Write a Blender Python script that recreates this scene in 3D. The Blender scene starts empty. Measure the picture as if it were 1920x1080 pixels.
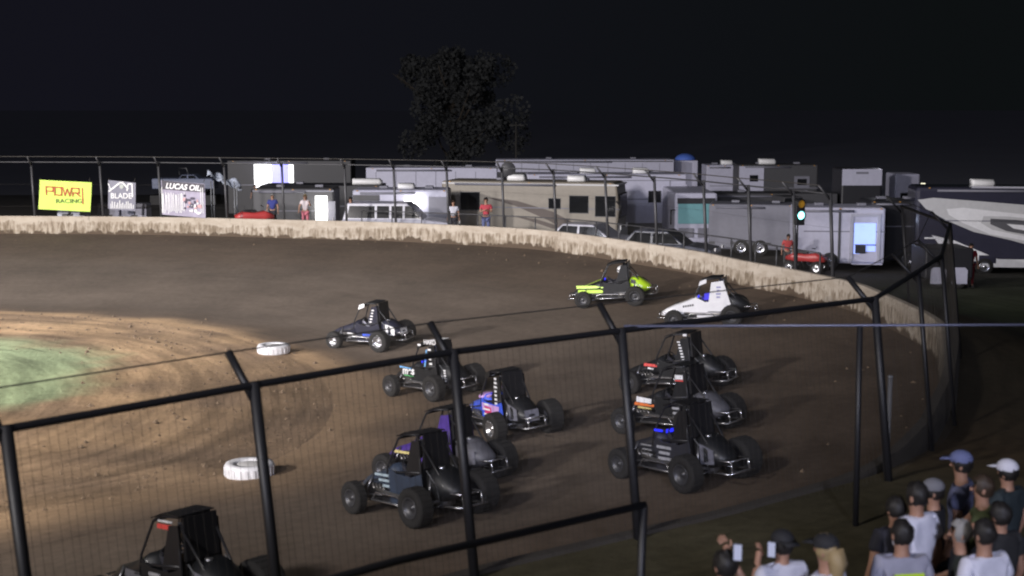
import bpy, bmesh, math, random
from mathutils import Vector, Matrix, Quaternion
random.seed(7)
R = math.radians
scene = bpy.context.scene
COL = scene.collection

# ------------------------------------------------------------------ materials
MATS = {}
def mat(name, col, rough=.55, metal=0., var=.12, scale=6., emit=None, estr=0., coat=0., bump=0.):
    if name in MATS: return MATS[name]
    m = bpy.data.materials.new(name); m.use_nodes = True
    nt = m.node_tree; b = nt.nodes['Principled BSDF']
    b.inputs['Roughness'].default_value = rough; b.inputs['Metallic'].default_value = metal
    if coat: b.inputs['Coat Weight'].default_value = coat; b.inputs['Coat Roughness'].default_value = .1
    c = (*col, 1)
    tc = nt.nodes.new('ShaderNodeTexCoord'); n = nt.nodes.new('ShaderNodeTexNoise')
    n.inputs['Scale'].default_value = scale; n.inputs['Detail'].default_value = 5
    nt.links.new(tc.outputs['Object'], n.inputs['Vector'])
    mx = nt.nodes.new('ShaderNodeMix'); mx.data_type = 'RGBA'
    mx.inputs['A'].default_value = tuple(max(0, k*(1-var)) for k in col)+(1,)
    mx.inputs['B'].default_value = tuple(min(1, k*(1+var)) for k in col)+(1,)
    nt.links.new(n.outputs['Fac'], mx.inputs['Factor'])
    nt.links.new(mx.outputs['Result'], b.inputs['Base Color'])
    if bump:
        bp = nt.nodes.new('ShaderNodeBump'); bp.inputs['Strength'].default_value = bump
        nt.links.new(n.outputs['Fac'], bp.inputs['Height']); nt.links.new(bp.outputs['Normal'], b.inputs['Normal'])
    if emit:
        b.inputs['Emission Color'].default_value = (*emit, 1); b.inputs['Emission Strength'].default_value = estr
    MATS[name] = m; return m

BLACK = mat('black_paint', (.012, .012, .014), .5)
BLACK2 = mat('satin_black_tube', (.02, .02, .023), .35)
RUBBER = mat('tyre_rubber', (.018, .017, .016), .9, bump=.3, scale=30)
STEEL = mat('polished_steel', (.6, .6, .62), .25, .9)
GREYST = mat('galvanised_steel', (.32, .33, .35), .5, .6)
DARKGLASS = mat('dark_glass', (.012, .013, .015), .08)
WHITEP = mat('white_paint', (.78, .78, .78), .35)
WHITEL = mat('white_lettering', (.85, .85, .85), .5)
SKIN = mat('skin', (.33, .18, .12), .6)
HAIRD = mat('dark_hair', (.012, .010, .009), .6)
HAIRB = mat('blond_hair', (.30, .22, .11), .6)
EYE = mat('eye', (.02, .015, .012), .3)
GLOW = mat('lit_doorway', (.8, .8, .8), .8, emit=(1, 1, 1), estr=2.2)
GLOWB = mat('lit_blue_interior', (.3, .3, .8), .8, emit=(.33, .33, 1), estr=1.1)
BLUELED = mat('blue_dash_light', (.02, .02, .5), .4, emit=(.02, .03, 1), estr=1.3)

# ------------------------------------------------------------------ mesh helpers
class MB:
    def __init__(s): s.v = []; s.f = []; s.m = []; s.sm = []
    def add(s, vs, fs, mi=0, smooth=False):
        o = len(s.v); s.v += [tuple(v) for v in vs]
        for f in fs: s.f.append([o+i for i in f]); s.m.append(mi); s.sm.append(smooth)
        return s
    def box(s, cx, cy, cz, sx, sy, sz, mi=0, rz=0, ry=0):
        M = Matrix.Translation((cx, cy, cz)) @ Matrix.Rotation(rz, 4, 'Z') @ Matrix.Rotation(ry, 4, 'Y')
        vs = [M @ Vector((a*sx/2, b*sy/2, c*sz/2)) for a in (-1, 1) for b in (-1, 1) for c in (-1, 1)]
        return s.add(vs, [(0,1,3,2),(4,6,7,5),(0,4,5,1),(2,3,7,6),(0,2,6,4),(1,5,7,3)], mi)
    def path(s, pts, r, n=8, mi=0, closed=False, smooth=True):
        pts = [Vector(p) for p in pts]; N = len(pts); rs = r if isinstance(r, (list, tuple)) else [r]*N
        vs = []
        for i, p in enumerate(pts):
            if closed: d = (pts[(i+1) % N]-pts[i-1])
            else: d = pts[min(i+1, N-1)]-pts[max(i-1, 0)]
            d.normalize()
            up = Vector((0, 0, 1)) if abs(d.z) < .95 else Vector((1, 0, 0))
            a = d.cross(up).normalized(); b = a.cross(d)
            for k in range(n):
                t = 2*math.pi*k/n; vs.append(p+a*math.cos(t)*rs[i]+b*math.sin(t)*rs[i])
        fs = []
        for i in range(N if closed else N-1):
            j = (i+1) % N
            for k in range(n): fs.append((i*n+k, i*n+(k+1) % n, j*n+(k+1) % n, j*n+k))
        if not closed: fs += [tuple(range(n))[::-1], tuple((N-1)*n+k for k in range(n))]
        return s.add(vs, fs, mi, smooth)
    def lathe(s, prof, n=24, mi=0, axis='Y', c=(0, 0, 0)):
        vs = []; P = len(prof)
        for k in range(n):
            t = 2*math.pi*k/n
            for r, h in prof:
                a, b = r*math.cos(t), r*math.sin(t)
                v = (a, h, b) if axis == 'Y' else (a, b, h) if axis == 'Z' else (h, a, b)
                vs.append((v[0]+c[0], v[1]+c[1], v[2]+c[2]))
        fs = [(k*P+i, k*P+i+1, ((k+1) % n)*P+i+1, ((k+1) % n)*P+i) for k in range(n) for i in range(P-1)]
        return s.add(vs, fs, mi, True)
    def loft(s, secs, mi=0, cap=True, smooth=False):
        n = len(secs[0]); vs = [v for q in secs for v in q]
        fs = [(i*n+k, i*n+(k+1) % n, (i+1)*n+(k+1) % n, (i+1)*n+k) for i in range(len(secs)-1) for k in range(n)]
        if cap: fs += [tuple(range(n))[::-1], tuple((len(secs)-1)*n+k for k in range(n))]
        return s.add(vs, fs, mi, smooth)
    def prism(s, poly, y0, y1, mi=0):      # poly in x,z
        return s.loft([[(x, y0, z) for x, z in poly], [(x, y1, z) for x, z in poly]], mi)
    def flat(s, poly, y, mi=0):
        return s.add([(x, y, z) for x, z in poly], [tuple(range(len(poly)))], mi)
    def stroke(s, pts, w, y=0, mi=0):      # flat ribbon in x,z
        for (ax, az), (bx, bz) in zip(pts, pts[1:]):
            dx, dz = bx-ax, bz-az; L = math.hypot(dx, dz) or 1; nx, nz = -dz/L*w/2, dx/L*w/2; ex, ez = dx/L*w/2, dz/L*w/2
            s.add([(ax+nx-ex, y, az+nz-ez), (ax-nx-ex, y, az-nz-ez), (bx-nx+ex, y, bz-nz+ez), (bx+nx+ex, y, bz+nz+ez)], [(0, 1, 2, 3)], mi)
        return s
    def ell(s, c, r, mi=0, n=12, keep=None):
        vs = []; fs = []
        for i in range(n+1):
            p = math.pi*i/n
            for k in range(2*n):
                t = math.pi*k/n; vs.append((c[0]+r[0]*math.sin(p)*math.cos(t), c[1]+r[1]*math.sin(p)*math.sin(t), c[2]+r[2]*math.cos(p)))
        for i in range(n):
            for k in range(2*n):
                f = (i*2*n+k, (i+1)*2*n+k, (i+1)*2*n+(k+1) % (2*n), i*2*n+(k+1) % (2*n))
                if keep is None or keep(*(sum(vs[q][j] for q in f)/4 for j in range(3))): fs.append(f)
        return s.add(vs, fs, mi, True)
    def mesh(s, name, mats, bevel=0, seg=2):
        me = bpy.data.meshes.new(name); me.from_pydata(s.v, [], s.f)
        for m in (mats if isinstance(mats, (list, tuple)) else [mats]): me.materials.append(m)
        for p, mi, sm in zip(me.polygons, s.m, s.sm): p.material_index = mi; p.use_smooth = sm
        bm = bmesh.new(); bm.from_mesh(me)
        bmesh.ops.recalc_face_normals(bm, faces=bm.faces)
        if bevel: bmesh.ops.bevel(bm, geom=[e for e in bm.edges if len(e.link_faces) == 2 and e.calc_face_angle(0) > .5], offset=bevel, segments=seg, affect='EDGES', profile=.5)
        bm.to_mesh(me); bm.free(); return me
    def build(s, name, mats, parent=None, bevel=0, seg=2, **k):
        return link(name, s.mesh(name, mats, bevel, seg), parent, **k)

def link(name, me, parent=None, loc=None, rot=None, label=None):
    o = bpy.data.objects.new(name, me); COL.objects.link(o)
    if parent is not None: o.parent = parent
    if loc is not None: o.location = loc
    if rot is not None: o.rotation_euler = rot
    if label: o['label'] = label
    return o
def tag(o, label, cat, group=None):
    o['label'] = label; o['category'] = cat
    if group: o['group'] = group
    return o
def thing(name, label, cat, loc=(0, 0, 0), rz=0, group=None):
    return tag(link(name, None, None, loc, (0, 0, rz)), label, cat, group)
def structure(o): o['kind'] = 'structure'; return o

def text_mesh(s, size, m, bold=.012, shear=0., sx=1.):
    c = bpy.data.curves.new('t', 'FONT'); c.body = s; c.size = size; c.align_x = 'CENTER'; c.align_y = 'CENTER'
    c.offset = bold*size; c.shear = shear; c.extrude = .001
    o = bpy.data.objects.new('t', c); COL.objects.link(o)
    dg = bpy.context.evaluated_depsgraph_get(); dg.update()
    me = bpy.data.meshes.new_from_object(o.evaluated_get(dg))
    bpy.data.objects.remove(o); bpy.data.curves.remove(c)
    me.name = 'lettering'; me.materials.clear(); me.materials.append(m)
    if sx != 1: me.transform(Matrix.Diagonal((sx, 1, 1, 1)))
    return me
def text(s, size, m, parent, loc, rot, **k):
    return link('lettering', text_mesh(s, size, m, **k), parent, loc, rot)

def skin_mesh(name, islands, mats, level=2, flat=None):
    vs = []; es = []; rs = []; roots = []
    for pts, edges in islands:
        o = len(vs); roots.append(o)
        vs += [p[0] for p in pts]; rs += [p[1] for p in pts]
        es += [(a+o, b+o) for a, b in edges]
    me = bpy.data.meshes.new(name); me.from_pydata(vs, es, [])
    o = bpy.data.objects.new(name, me); COL.objects.link(o)
    o.modifiers.new('s', 'SKIN'); 
    sv = me.skin_vertices[0].data
    for i, r in enumerate(rs):
        sv[i].radius = (r, r); sv[i].use_root = i in roots
    sb = o.modifiers.new('b', 'SUBSURF'); sb.levels = sb.render_levels = level
    dg = bpy.context.evaluated_depsgraph_get(); dg.update()
    out = bpy.data.meshes.new_from_object(o.evaluated_get(dg))
    bpy.data.objects.remove(o); bpy.data.meshes.remove(me)
    out.name = name; out.materials.clear()
    for m in mats: out.materials.append(m)
    for p in out.polygons: p.use_smooth = True; p.material_index = 0
    return out
def add_to_mesh(me, mb):      # append extra geometry to a mesh (ears, nose, eyes)
    bm = bmesh.new(); bm.from_mesh(me)
    vs = [bm.verts.new(v) for v in mb.v]
    for f, mi in zip(mb.f, mb.m):
        try: q = bm.faces.new([vs[i] for i in f]); q.smooth = True; q.material_index = mi
        except ValueError: pass
    bm.to_mesh(me); bm.free(); return me
def chain(pts): return (pts, [(i, i+1) for i in range(len(pts)-1)])

# ------------------------------------------------------------------ course lines
WALL = [(-60,60),(-50,61.2),(-35,61.9),(-22.84,61.75),(-15.56,61.16),(-9.9,59.75),(-5.88,58.67),(-2.42,57.11),(.85,55.16),(2.85,52.69),(4.62,49.83),(6.19,47.1),(7.47,43.88),(8.65,41.34),(9.58,38.6),(9.8,36.6),(9.9,34.43),(9.91,32.66),(9.74,31.06),(9.14,28.93),(8.3,26.1),(7.36,23.63),(6.31,21.2),(4.86,18.7),(3.05,17.05),(1.32,15.77),(-.56,14.39),(-2.3,12.66),(-4.0,10.9),(-7.5,7.4),(-12,3.3),(-18,-1),(-30,-6)]
INNER = [(-60,46),(-50,46.3),(-35,46.6),(-24,46.5),(-17.1,45.9),(-13.2,44.8),(-9.1,42.2),(-6.5,38.9),(-5.0,35.5),(-4.2,32),(-4.2,28.5),(-5.2,25.6),(-8,22.6),(-12.5,18.5),(-18,14),(-30,6)]
def catmull(P, n=12):
    out = []
    for i in range(len(P)-1):
        p0, p1, p2, p3 = P[max(i-1, 0)], P[i], P[i+1], P[min(i+2, len(P)-1)]
        for k in range(n):
            t = k/n
            out.append(tuple(.5*(2*p1[j]+(p2[j]-p0[j])*t+(2*p0[j]-5*p1[j]+4*p2[j]-p3[j])*t*t+(3*p1[j]-p0[j]-3*p2[j]+p3[j])*t**3) for j in (0, 1)))
    return out+[P[-1]]
def resample(P, n):
    d = [0]
    for a, b in zip(P, P[1:]): d.append(d[-1]+math.dist(a, b))
    out = []; j = 0
    for i in range(n):
        s = d[-1]*i/(n-1)
        while j < len(d)-2 and d[j+1] < s: j += 1
        t = (s-d[j])/max(d[j+1]-d[j], 1e-9)
        out.append((P[j][0]+(P[j+1][0]-P[j][0])*t, P[j][1]+(P[j+1][1]-P[j][1])*t))
    return out
CW = catmull(WALL); NS = 560
WS = resample(CW, NS); IS = resample(catmull(INNER), NS)
def wall_dist(x, y):
    b = 1e9
    for (ax, ay), (bx, by) in zip(CW[::3], CW[3::3]):
        dx, dy = bx-ax, by-ay; L = dx*dx+dy*dy
        t = max(0, min(1, ((x-ax)*dx+(y-ay)*dy)/L)); b = min(b, math.hypot(x-ax-t*dx, y-ay-t*dy))
    return b
def track_z(x, y): return max(0, 1.2*(1-(wall_dist(x, y)-.2)/12.5))
def normal_at(i):                       # outward normal of the wall line
    a, b = WS[max(i-2, 0)], WS[min(i+2, NS-1)]
    dx, dy = b[0]-a[0], b[1]-a[1]; L = math.hypot(dx, dy); return (-dy/L, dx/L)
def nearest(x, y): return min(range(NS), key=lambda i: (WS[i][0]-x)**2+(WS[i][1]-y)**2)
NRM = [normal_at(i) for i in range(NS)]
def sgn_check():
    i = nearest(9.9, 34); return NRM[i][0] > 0
if not sgn_check(): NRM = [(-a, -b) for a, b in NRM]

# ------------------------------------------------------------------ ground shader pieces
def ground_mat(name, stops_attr, bump=.25):
    m = bpy.data.materials.new(name); m.use_nodes = True; nt = m.node_tree; N = nt.nodes; Lk = nt.links
    b = N['Principled BSDF']; b.inputs['Roughness'].default_value = .95; b.inputs['Specular IOR Level'].default_value = .1
    at = N.new('ShaderNodeAttribute'); at.attribute_name = 'tint'
    tc = N.new('ShaderNodeTexCoord')
    def noise(scale, det, rough=.6, stretch=None):
        n = N.new('ShaderNodeTexNoise'); n.inputs['Scale'].default_value = scale; n.inputs['Detail'].default_value = det; n.inputs['Roughness'].default_value = rough
        if stretch:
            mp = N.new('ShaderNodeMapping'); mp.inputs['Scale'].default_value = stretch[0]; mp.inputs['Rotation'].default_value = (0, 0, stretch[1])
            Lk.new(tc.outputs['Object'], mp.inputs['Vector']); Lk.new(mp.outputs['Vector'], n.inputs['Vector'])
        else: Lk.new(tc.outputs['Object'], n.inputs['Vector'])
        return n
    uv = N.new('ShaderNodeUVMap')
    n1 = noise(.35, 6); n2 = noise(5, 8, .7); n3 = N.new('ShaderNodeTexNoise'); n3.inputs['Scale'].default_value = 1; n3.inputs['Detail'].default_value = 6
    mp = N.new('ShaderNodeMapping'); mp.inputs['Scale'].default_value = (.25, 3.2, 1); Lk.new(uv.outputs['UV'], mp.inputs['Vector']); Lk.new(mp.outputs['Vector'], n3.inputs['Vector'])
    def ramp(n, lo, hi, a=.35, c=.65):
        r = N.new('ShaderNodeMapRange'); r.inputs['From Min'].default_value = a; r.inputs['From Max'].default_value = c
        r.inputs['To Min'].default_value = lo; r.inputs['To Max'].default_value = hi; Lk.new(n.outputs['Fac'], r.inputs['Value']); return r
    r1 = ramp(n1, .84, 1.16); r2 = ramp(n2, .86, 1.14); r3 = ramp(n3, *stops_attr)
    mu = N.new('ShaderNodeMath'); mu.operation = 'MULTIPLY'; Lk.new(r1.outputs[0], mu.inputs[0]); Lk.new(r2.outputs[0], mu.inputs[1])
    mu2 = N.new('ShaderNodeMath'); mu2.operation = 'MULTIPLY'; Lk.new(mu.outputs[0], mu2.inputs[0]); Lk.new(r3.outputs[0], mu2.inputs[1])
    vm = N.new('ShaderNodeVectorMath'); vm.operation = 'SCALE'; Lk.new(at.outputs['Color'], vm.inputs[0]); Lk.new(mu2.outputs[0], vm.inputs['Scale'])
    Lk.new(vm.outputs[0], b.inputs['Base Color'])
    bp = N.new('ShaderNodeBump'); bp.inputs['Strength'].default_value = bump; bp.inputs['Distance'].default_value = .08
    ad = N.new('ShaderNodeMath'); ad.operation = 'ADD'; Lk.new(n2.outputs['Fac'], ad.inputs[0]); Lk.new(n3.outputs['Fac'], ad.inputs[1])
    Lk.new(ad.outputs[0], bp.inputs['Height']); Lk.new(bp.outputs['Normal'], b.inputs['Normal'])
    return m
def lerp(a, b, t): return a+(b-a)*t
def mixc(a, b, t): t = max(0, min(1, t)); return tuple(lerp(x, y, t) for x, y in zip(a, b))
def ss(a, b, x): t = max(0, min(1, (x-a)/(b-a))); return t*t*(3-2*t)
def sheet(name, rows, tints, m, uvs):
    nr = len(rows); nc = len(rows[0])
    vs = [p for r in rows for p in r]
    fs = [(i*nc+k, i*nc+k+1, (i+1)*nc+k+1, (i+1)*nc+k) for i in range(nr-1) for k in range(nc-1)]
    me = bpy.data.meshes.new(name); me.from_pydata(vs, [], fs); me.materials.append(m)
    ca = me.color_attributes.new('tint', 'FLOAT_COLOR', 'POINT')
    fl = [t for r in tints for t in r]
    for i, t in enumerate(fl): ca.data[i].color = (*t, 1)
    ul = me.uv_layers.new(name='UVMap'); fu = [t for r in uvs for t in r]
    for lp in me.loops: ul.data[lp.index].uv = fu[lp.vertex_index]
    bm = bmesh.new(); bm.from_mesh(me); bmesh.ops.recalc_face_normals(bm, faces=bm.faces)
    if sum(f.normal.z for f in bm.faces) < 0: bmesh.ops.reverse_faces(bm, faces=bm.faces)
    bm.to_mesh(me); bm.free()
    for p in me.polygons: p.use_smooth = True
    return structure(link(name, me))

MT = ground_mat('packed_track_dirt', (.94, 1.05), .12); MI = ground_mat('loose_infield_dirt', (.72, 1.22), .6); MP = ground_mat('pit_ground_earth', (.85, 1.15), .4)
GREYD = (.142, .112, .087); BROWN = (.125, .093, .068); TAN = (.49, .33, .19); CUSH = (.105, .077, .056)
T = [0, .03, .06, .1, .15, .2, .28, .36, .45, .54, .62, .7, .77, .83, .88, .92, .95, .975, .99, 1]
rows = []; tn = []; uv = []
arc = 0
import mathutils
for i in range(NS):
    if i: arc += math.dist(WS[i], WS[i-1])
    r = []; c = []; u = []
    for t in T:
        x = lerp(IS[i][0], WS[i][0], t); y = lerp(IS[i][1], WS[i][1], t)
        n = mathutils.noise.noise(Vector((x*.4, y*.4, 3)))*.06
        z = track_z(x, y)
        if .02 < t < .97: z += mathutils.noise.noise(Vector((x*.9, y*.9, 0)))*.02
        rs = ss(-11, -6, x)*(1-ss(34, 39, y)); k = mixc(mixc(TAN, BROWN, rs*.6), BROWN, ss(.0, .07+.16*rs, t+n)); k = mixc(k, GREYD, ss(.06+.08*rs, .2+.2*rs, t+n)); k = mixc(k, BROWN, ss(.58, .76, t+n)); k = mixc(k, CUSH, ss(.78, .97, t+n))
        r.append((x, y, z)); c.append(k); u.append((arc, t*14))
    rows.append(r); tn.append(c); uv.append(u)
sheet('racetrack', rows, tn, MT, uv)
# infield
GRASS = (.35, .43, .245)
rows = []; tn = []; uv = []; TI = [k/26 for k in range(27)]
arc = 0
for i in range(NS):
    if i: arc += math.dist(IS[i], IS[i-1])
    sx = min(-20, IS[i][0]-8); sy = 31+(IS[i][1]-31)*.08; r = []; c = []; u = []
    for t in TI:
        x = lerp(IS[i][0], sx, t); y = lerp(IS[i][1], sy, t); z = track_z(*IS[i])*(1-ss(0, .2, t))
        if t > 0: z += mathutils.noise.noise(Vector((x*.7, y*.7, 9)))*.05*min(1, t*8)
        n = mathutils.noise.noise(Vector((x*.35, y*.35, 1)))*.14+mathutils.noise.noise(Vector((x*1.6, y*1.6, 4)))*.05
        d = math.hypot((x+18.0)/7.6, (y-34.8)/6.6)+n
        g = 1-ss(.85, 1.08, d)
        k = mixc(TAN, (.30, .205, .128), ss(-.3, .4, mathutils.noise.noise(Vector((x*.5, y*.5, 7)))))
        rs = ss(-11, -6, IS[i][0])*(1-ss(34, 39, IS[i][1])); k = mixc(k, BROWN, rs*.6*(1-ss(.0, .42, t+n))); r.append((x, y, z)); c.append(mixc(k, GRASS, g)); u.append((arc, t*10))
    rows.append(r); tn.append(c); uv.append(u)
sheet('infield', rows, tn, MI, uv)
mb = MB(); rnd = random.Random(5)
for k in range(1700):
    i = rnd.randrange(90, NS-60); t = abs(rnd.gauss(0, .16)); q = rnd.random() < .82
    ax, ay = IS[i]; bx, by = (min(-20, ax-8), 31+(ay-31)*.08) if q else WS[i]
    if not q: t = t*.3 if rnd.random() < .5 else 1-min(.3, t*.5)-.02
    x = lerp(ax, bx, min(t, 1)); y = lerp(ay, by, min(t, 1)); z = track_z(x, y) if not q else track_z(ax, ay)*(1-ss(0, .2, t))
    r = rnd.uniform(.015, .05) if rnd.random() < .85 else rnd.uniform(.05, .09)
    P = [Vector((x, y, z))+Vector(d)*r*rnd.uniform(.7, 1.3) for d in ((1, 0, 0), (0, 1, 0), (-1, 0, 0), (0, -1, 0), (0, 0, .8), (0, 0, -.5))]
    mb.add(P, [(0, 1, 4), (1, 2, 4), (2, 3, 4), (3, 0, 4), (1, 0, 5), (2, 1, 5), (3, 2, 5), (0, 3, 5)])
cl = mb.build('dirt_clods', mat('clod_dirt', (.16, .112, .07), .95, var=.4, scale=2)); cl['kind'] = 'stuff'
# ground outside the wall: berm, pit, bank on the camera side
OFF = [.12, .8, 1.8, 2.6, 4.2, 6, 8.5, 12, 18, 30, 60]
def out_z(d, i):
    x, y = WS[i]; near = 1-ss(17.5, 24, y) if x > -60 and y < 30 else 0
    pit = 1.35 if d < 2 else lerp(1.35, .5, ss(2, 4.6, d)) if d < 4.6 else lerp(.5, -.25, ss(4.6, 9.5, d)) if d < 9.5 else lerp(-.25, -1., ss(9.5, 36, d))
    bank = lerp(1.96, 2.15, ss(.3, 3.2, d)) if d < 12 else 2.15
    return lerp(pit, bank, near)
rows = []; tn = []; uv = []
OLIVE = (.068, .060, .036); PITC = (.06, .054, .048); ORNG = (.17, .105, .055); DGR = (.055, .075, .035)
for i in range(0, NS, 2):
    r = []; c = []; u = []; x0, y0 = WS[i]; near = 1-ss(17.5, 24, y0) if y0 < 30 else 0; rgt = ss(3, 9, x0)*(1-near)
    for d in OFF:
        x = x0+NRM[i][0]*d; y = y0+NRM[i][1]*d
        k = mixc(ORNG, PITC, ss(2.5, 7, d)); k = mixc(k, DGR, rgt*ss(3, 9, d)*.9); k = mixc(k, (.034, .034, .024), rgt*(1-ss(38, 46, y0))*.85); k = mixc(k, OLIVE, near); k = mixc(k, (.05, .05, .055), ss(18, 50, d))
        r.append((x, y, out_z(d, i))); c.append(k); u.append((i*.35, d))
    rows.append(r); tn.append(c); uv.append(u)
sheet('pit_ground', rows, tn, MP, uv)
fl = MB(); fl.add([(-900, -300, -1.06), (900, -300, -1.06), (900, 1500, -1.06), (-900, 1500, -1.06)], [(0, 1, 2, 3)])
structure(fl.build('field', mat('distant_field', (.15, .155, .20), .95, scale=.05)))

# ------------------------------------------------------------------ concrete wall with mud
def wall_mat():
    m = bpy.data.materials.new('muddy_concrete'); m.use_nodes = True; nt = m.node_tree; N = nt.nodes; L = nt.links
    b = N['Principled BSDF']; b.inputs['Roughness'].default_value = .9
    uv = N.new('ShaderNodeUVMap'); sp = N.new('ShaderNodeSeparateXYZ'); L.new(uv.outputs['UV'], sp.inputs[0])
    def noise(sx, sy, det=5, rough=.6):
        mp = N.new('ShaderNodeMapping'); mp.inputs['Scale'].default_value = (sx, sy, 1); L.new(uv.outputs['UV'], mp.inputs['Vector'])
        n = N.new('ShaderNodeTexNoise'); n.inputs['Scale'].default_value = 1; n.inputs['Detail'].default_value = det; n.inputs['Roughness'].default_value = rough
        L.new(mp.outputs['Vector'], n.inputs['Vector']); return n
    def math_(op, a, bb):
        n = N.new('ShaderNodeMath'); n.operation = op
        for k, q in ((0, a), (1, bb)):
            if isinstance(q, (int, float)): n.inputs[k].default_value = q
            else: L.new(q, n.inputs[k])
        return n.outputs[0]
    na = noise(.35, .6, 4); nb = noise(2.6, 1.1, 6, .72); nc = noise(6.5, 1.3, 5, .65); nd = noise(1.3, 3, 5)
    # stain: lower edge of clean concrete at ~.62 of the height, ragged
    h = sp.outputs['Y']
    e = math_('ADD', h, math_('MULTIPLY', math_('SUBTRACT', nb.outputs['Fac'], .5), 1.0))
    e = math_('ADD', e, math_('MULTIPLY', math_('SUBTRACT', na.outputs['Fac'], .5), .9))
    def step(v, a, c):
        r = N.new('ShaderNodeMapRange'); r.interpolation_type = 'SMOOTHSTEP'; r.inputs['From Min'].default_value = a; r.inputs['From Max'].default_value = c; L.new(v, r.inputs['Value']); return r.outputs[0]
    mud = step(e, .16, .24)
    st = math_('MULTIPLY', step(e, .70, .58), step(nc.outputs['Fac'], .38, .62))
    def mixn(f, a, bb):
        x = N.new('ShaderNodeMix'); x.data_type = 'RGBA'; L.new(f, x.inputs['Factor'])
        for k, q in (('A', a), ('B', bb)):
            if isinstance(q, tuple): x.inputs[k].default_value = (*q, 1)
            else: L.new(q, x.inputs[k])
        return x.outputs['Result']
    conc = mixn(step(nd.outputs['Fac'], .3, .7), (.38, .32, .25), (.50, .44, .36))
    sk = math_('MULTIPLY', step(nc.outputs['Fac'], .56, .70), .7); c2 = mixn(sk, mixn(st, conc, (.20, .155, .105)), (.13, .10, .07))
    c3 = mixn(mud, (.085, .058, .036), c2)
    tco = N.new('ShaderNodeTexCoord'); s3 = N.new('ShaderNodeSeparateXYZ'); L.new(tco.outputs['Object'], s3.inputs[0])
    near_shade = math_('MULTIPLY', step(s3.outputs['Y'], 35, 23), .93)  # shade painted in: the near stretch of wall fades almost to black
    c3 = mixn(near_shade, c3, (.020, .017, .014))
    L.new(c3, b.inputs['Base Color'])
    bp = N.new('ShaderNodeBump'); bp.inputs['Strength'].default_value = .25; bp.inputs['Distance'].default_value = .02
    L.new(math_('ADD', nc.outputs['Fac'], mud), bp.inputs['Height']); L.new(bp.outputs['Normal'], b.inputs['Normal'])
    return m
def build_wall():
    prof = [(-.10, 1.05), (-.07, 1.5), (-.06, 1.95), (-.03, 2.0), (.12, 2.0), (.14, 1.95), (.15, 1.0)]
    vs = []; uvv = []; arc = 0
    for i in range(NS):
        if i: arc += math.dist(WS[i], WS[i-1])
        for o, z in prof:
            w = mathutils.noise.noise(Vector((arc*.5, z, 0)))*.012
            vs.append((WS[i][0]+NRM[i][0]*(o+w), WS[i][1]+NRM[i][1]*(o+w), z)); uvv.append((arc, (z-1.15)/.85))
    P = len(prof); fs = [(i*P+k, i*P+k+1, (i+1)*P+k+1, (i+1)*P+k) for i in range(NS-1) for k in range(P-1)]
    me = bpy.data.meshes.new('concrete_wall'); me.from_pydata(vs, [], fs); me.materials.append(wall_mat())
    ul = me.uv_layers.new(name='UVMap')
    for lp in me.loops: ul.data[lp.index].uv = uvv[lp.vertex_index]
    bm = bmesh.new(); bm.from_mesh(me); bmesh.ops.recalc_face_normals(bm, faces=bm.faces); bm.to_mesh(me); bm.free()
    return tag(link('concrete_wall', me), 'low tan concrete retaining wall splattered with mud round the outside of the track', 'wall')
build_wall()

# ------------------------------------------------------------------ catch fences
def wall_pt(x, y):
    i = nearest(x, y); return WS[i], NRM[i]
def catch_fence(label, pts, ztop, pr, rr, lean, wires, mats, arm=True, cable_r=.006):
    f = thing('catch_fence', label, 'fence', (0, 0, 0), 0)
    tops = []; tips = []; bots = []
    for k, (x, y) in enumerate(pts):
        (wx, wy), (nx, ny) = wall_pt(x, y)
        top = Vector((x, y, ztop)); bot = Vector((x+lean, y, 1.45))+Vector((nx, ny, 0))*.2
        tip = top+Vector((-nx*.4, -ny*.4, .26))
        tops.append(top); tips.append(tip); bots.append(bot)
        thin = .68 if 20 < y < 37 else 1
        p = MB().path([bot, top+Vector((0, 0, .03))], pr*thin, 10).build('post', mats[0], f)
        if arm: MB().path([top+(bot-top)*.06, tip], pr*.72*thin, 8).build('arm', mats[0], p)
    MB().path([Vector(t) for t in tops], rr, 8).build('top_rail', mats[0], f)
    MB().path([t+Vector((0, 0, .0)) for t in tips], cable_r, 5).build('tension_cable', mats[1], f)
    pv, ph, wr = wires
    for k in range(len(tops)-1):
        a, b, c, d = tops[k], tops[k+1], bots[k], bots[k+1]
        L = (b-a).length; m = MB()
        if pv:
            n = int(L/pv)
            for j in range(1, n):
                t = j/n+random.uniform(-.1, .1)/n; s = random.uniform(-.012, .012)
                u = a.lerp(b, t); w = c.lerp(d, t)
                m.path([u, u.lerp(w, .35)+Vector((s, 0, 0)), w], wr, 4, smooth=False)
        if ph:
            n = int((a.z-c.z)/ph)
            for j in range(1, n+1):
                t = j/n; sag = Vector((0, 0, -.012))
                u = a.lerp(c, t); w = b.lerp(d, t)
                m.path([u, u.lerp(w, .5)+sag, w], wr*.7, 4, smooth=False)
        if m.v: m.build('wire_mesh', mats[1], f)
    return f
WIRE = mat('dull_fence_wire', (.06, .055, .05), .6, .3)
near_pts = [(-7.6, 7.5), (-5.85, 9.15), (-4.07, 10.9), (-2.4, 12.66), (-.62, 14.39), (1.26, 15.77), (4.86, 18.4), (6.31, 21.4), (7.36, 23.63), (9.5, 30.0), (9.9, 35.2)]
catch_fence('tall black catch fence with angled post tops across the foreground and round the right end', near_pts, 4.4, .055, .036, .14, (.085, .8, .0015), (BLACK, WIRE), cable_r=.008)
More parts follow.
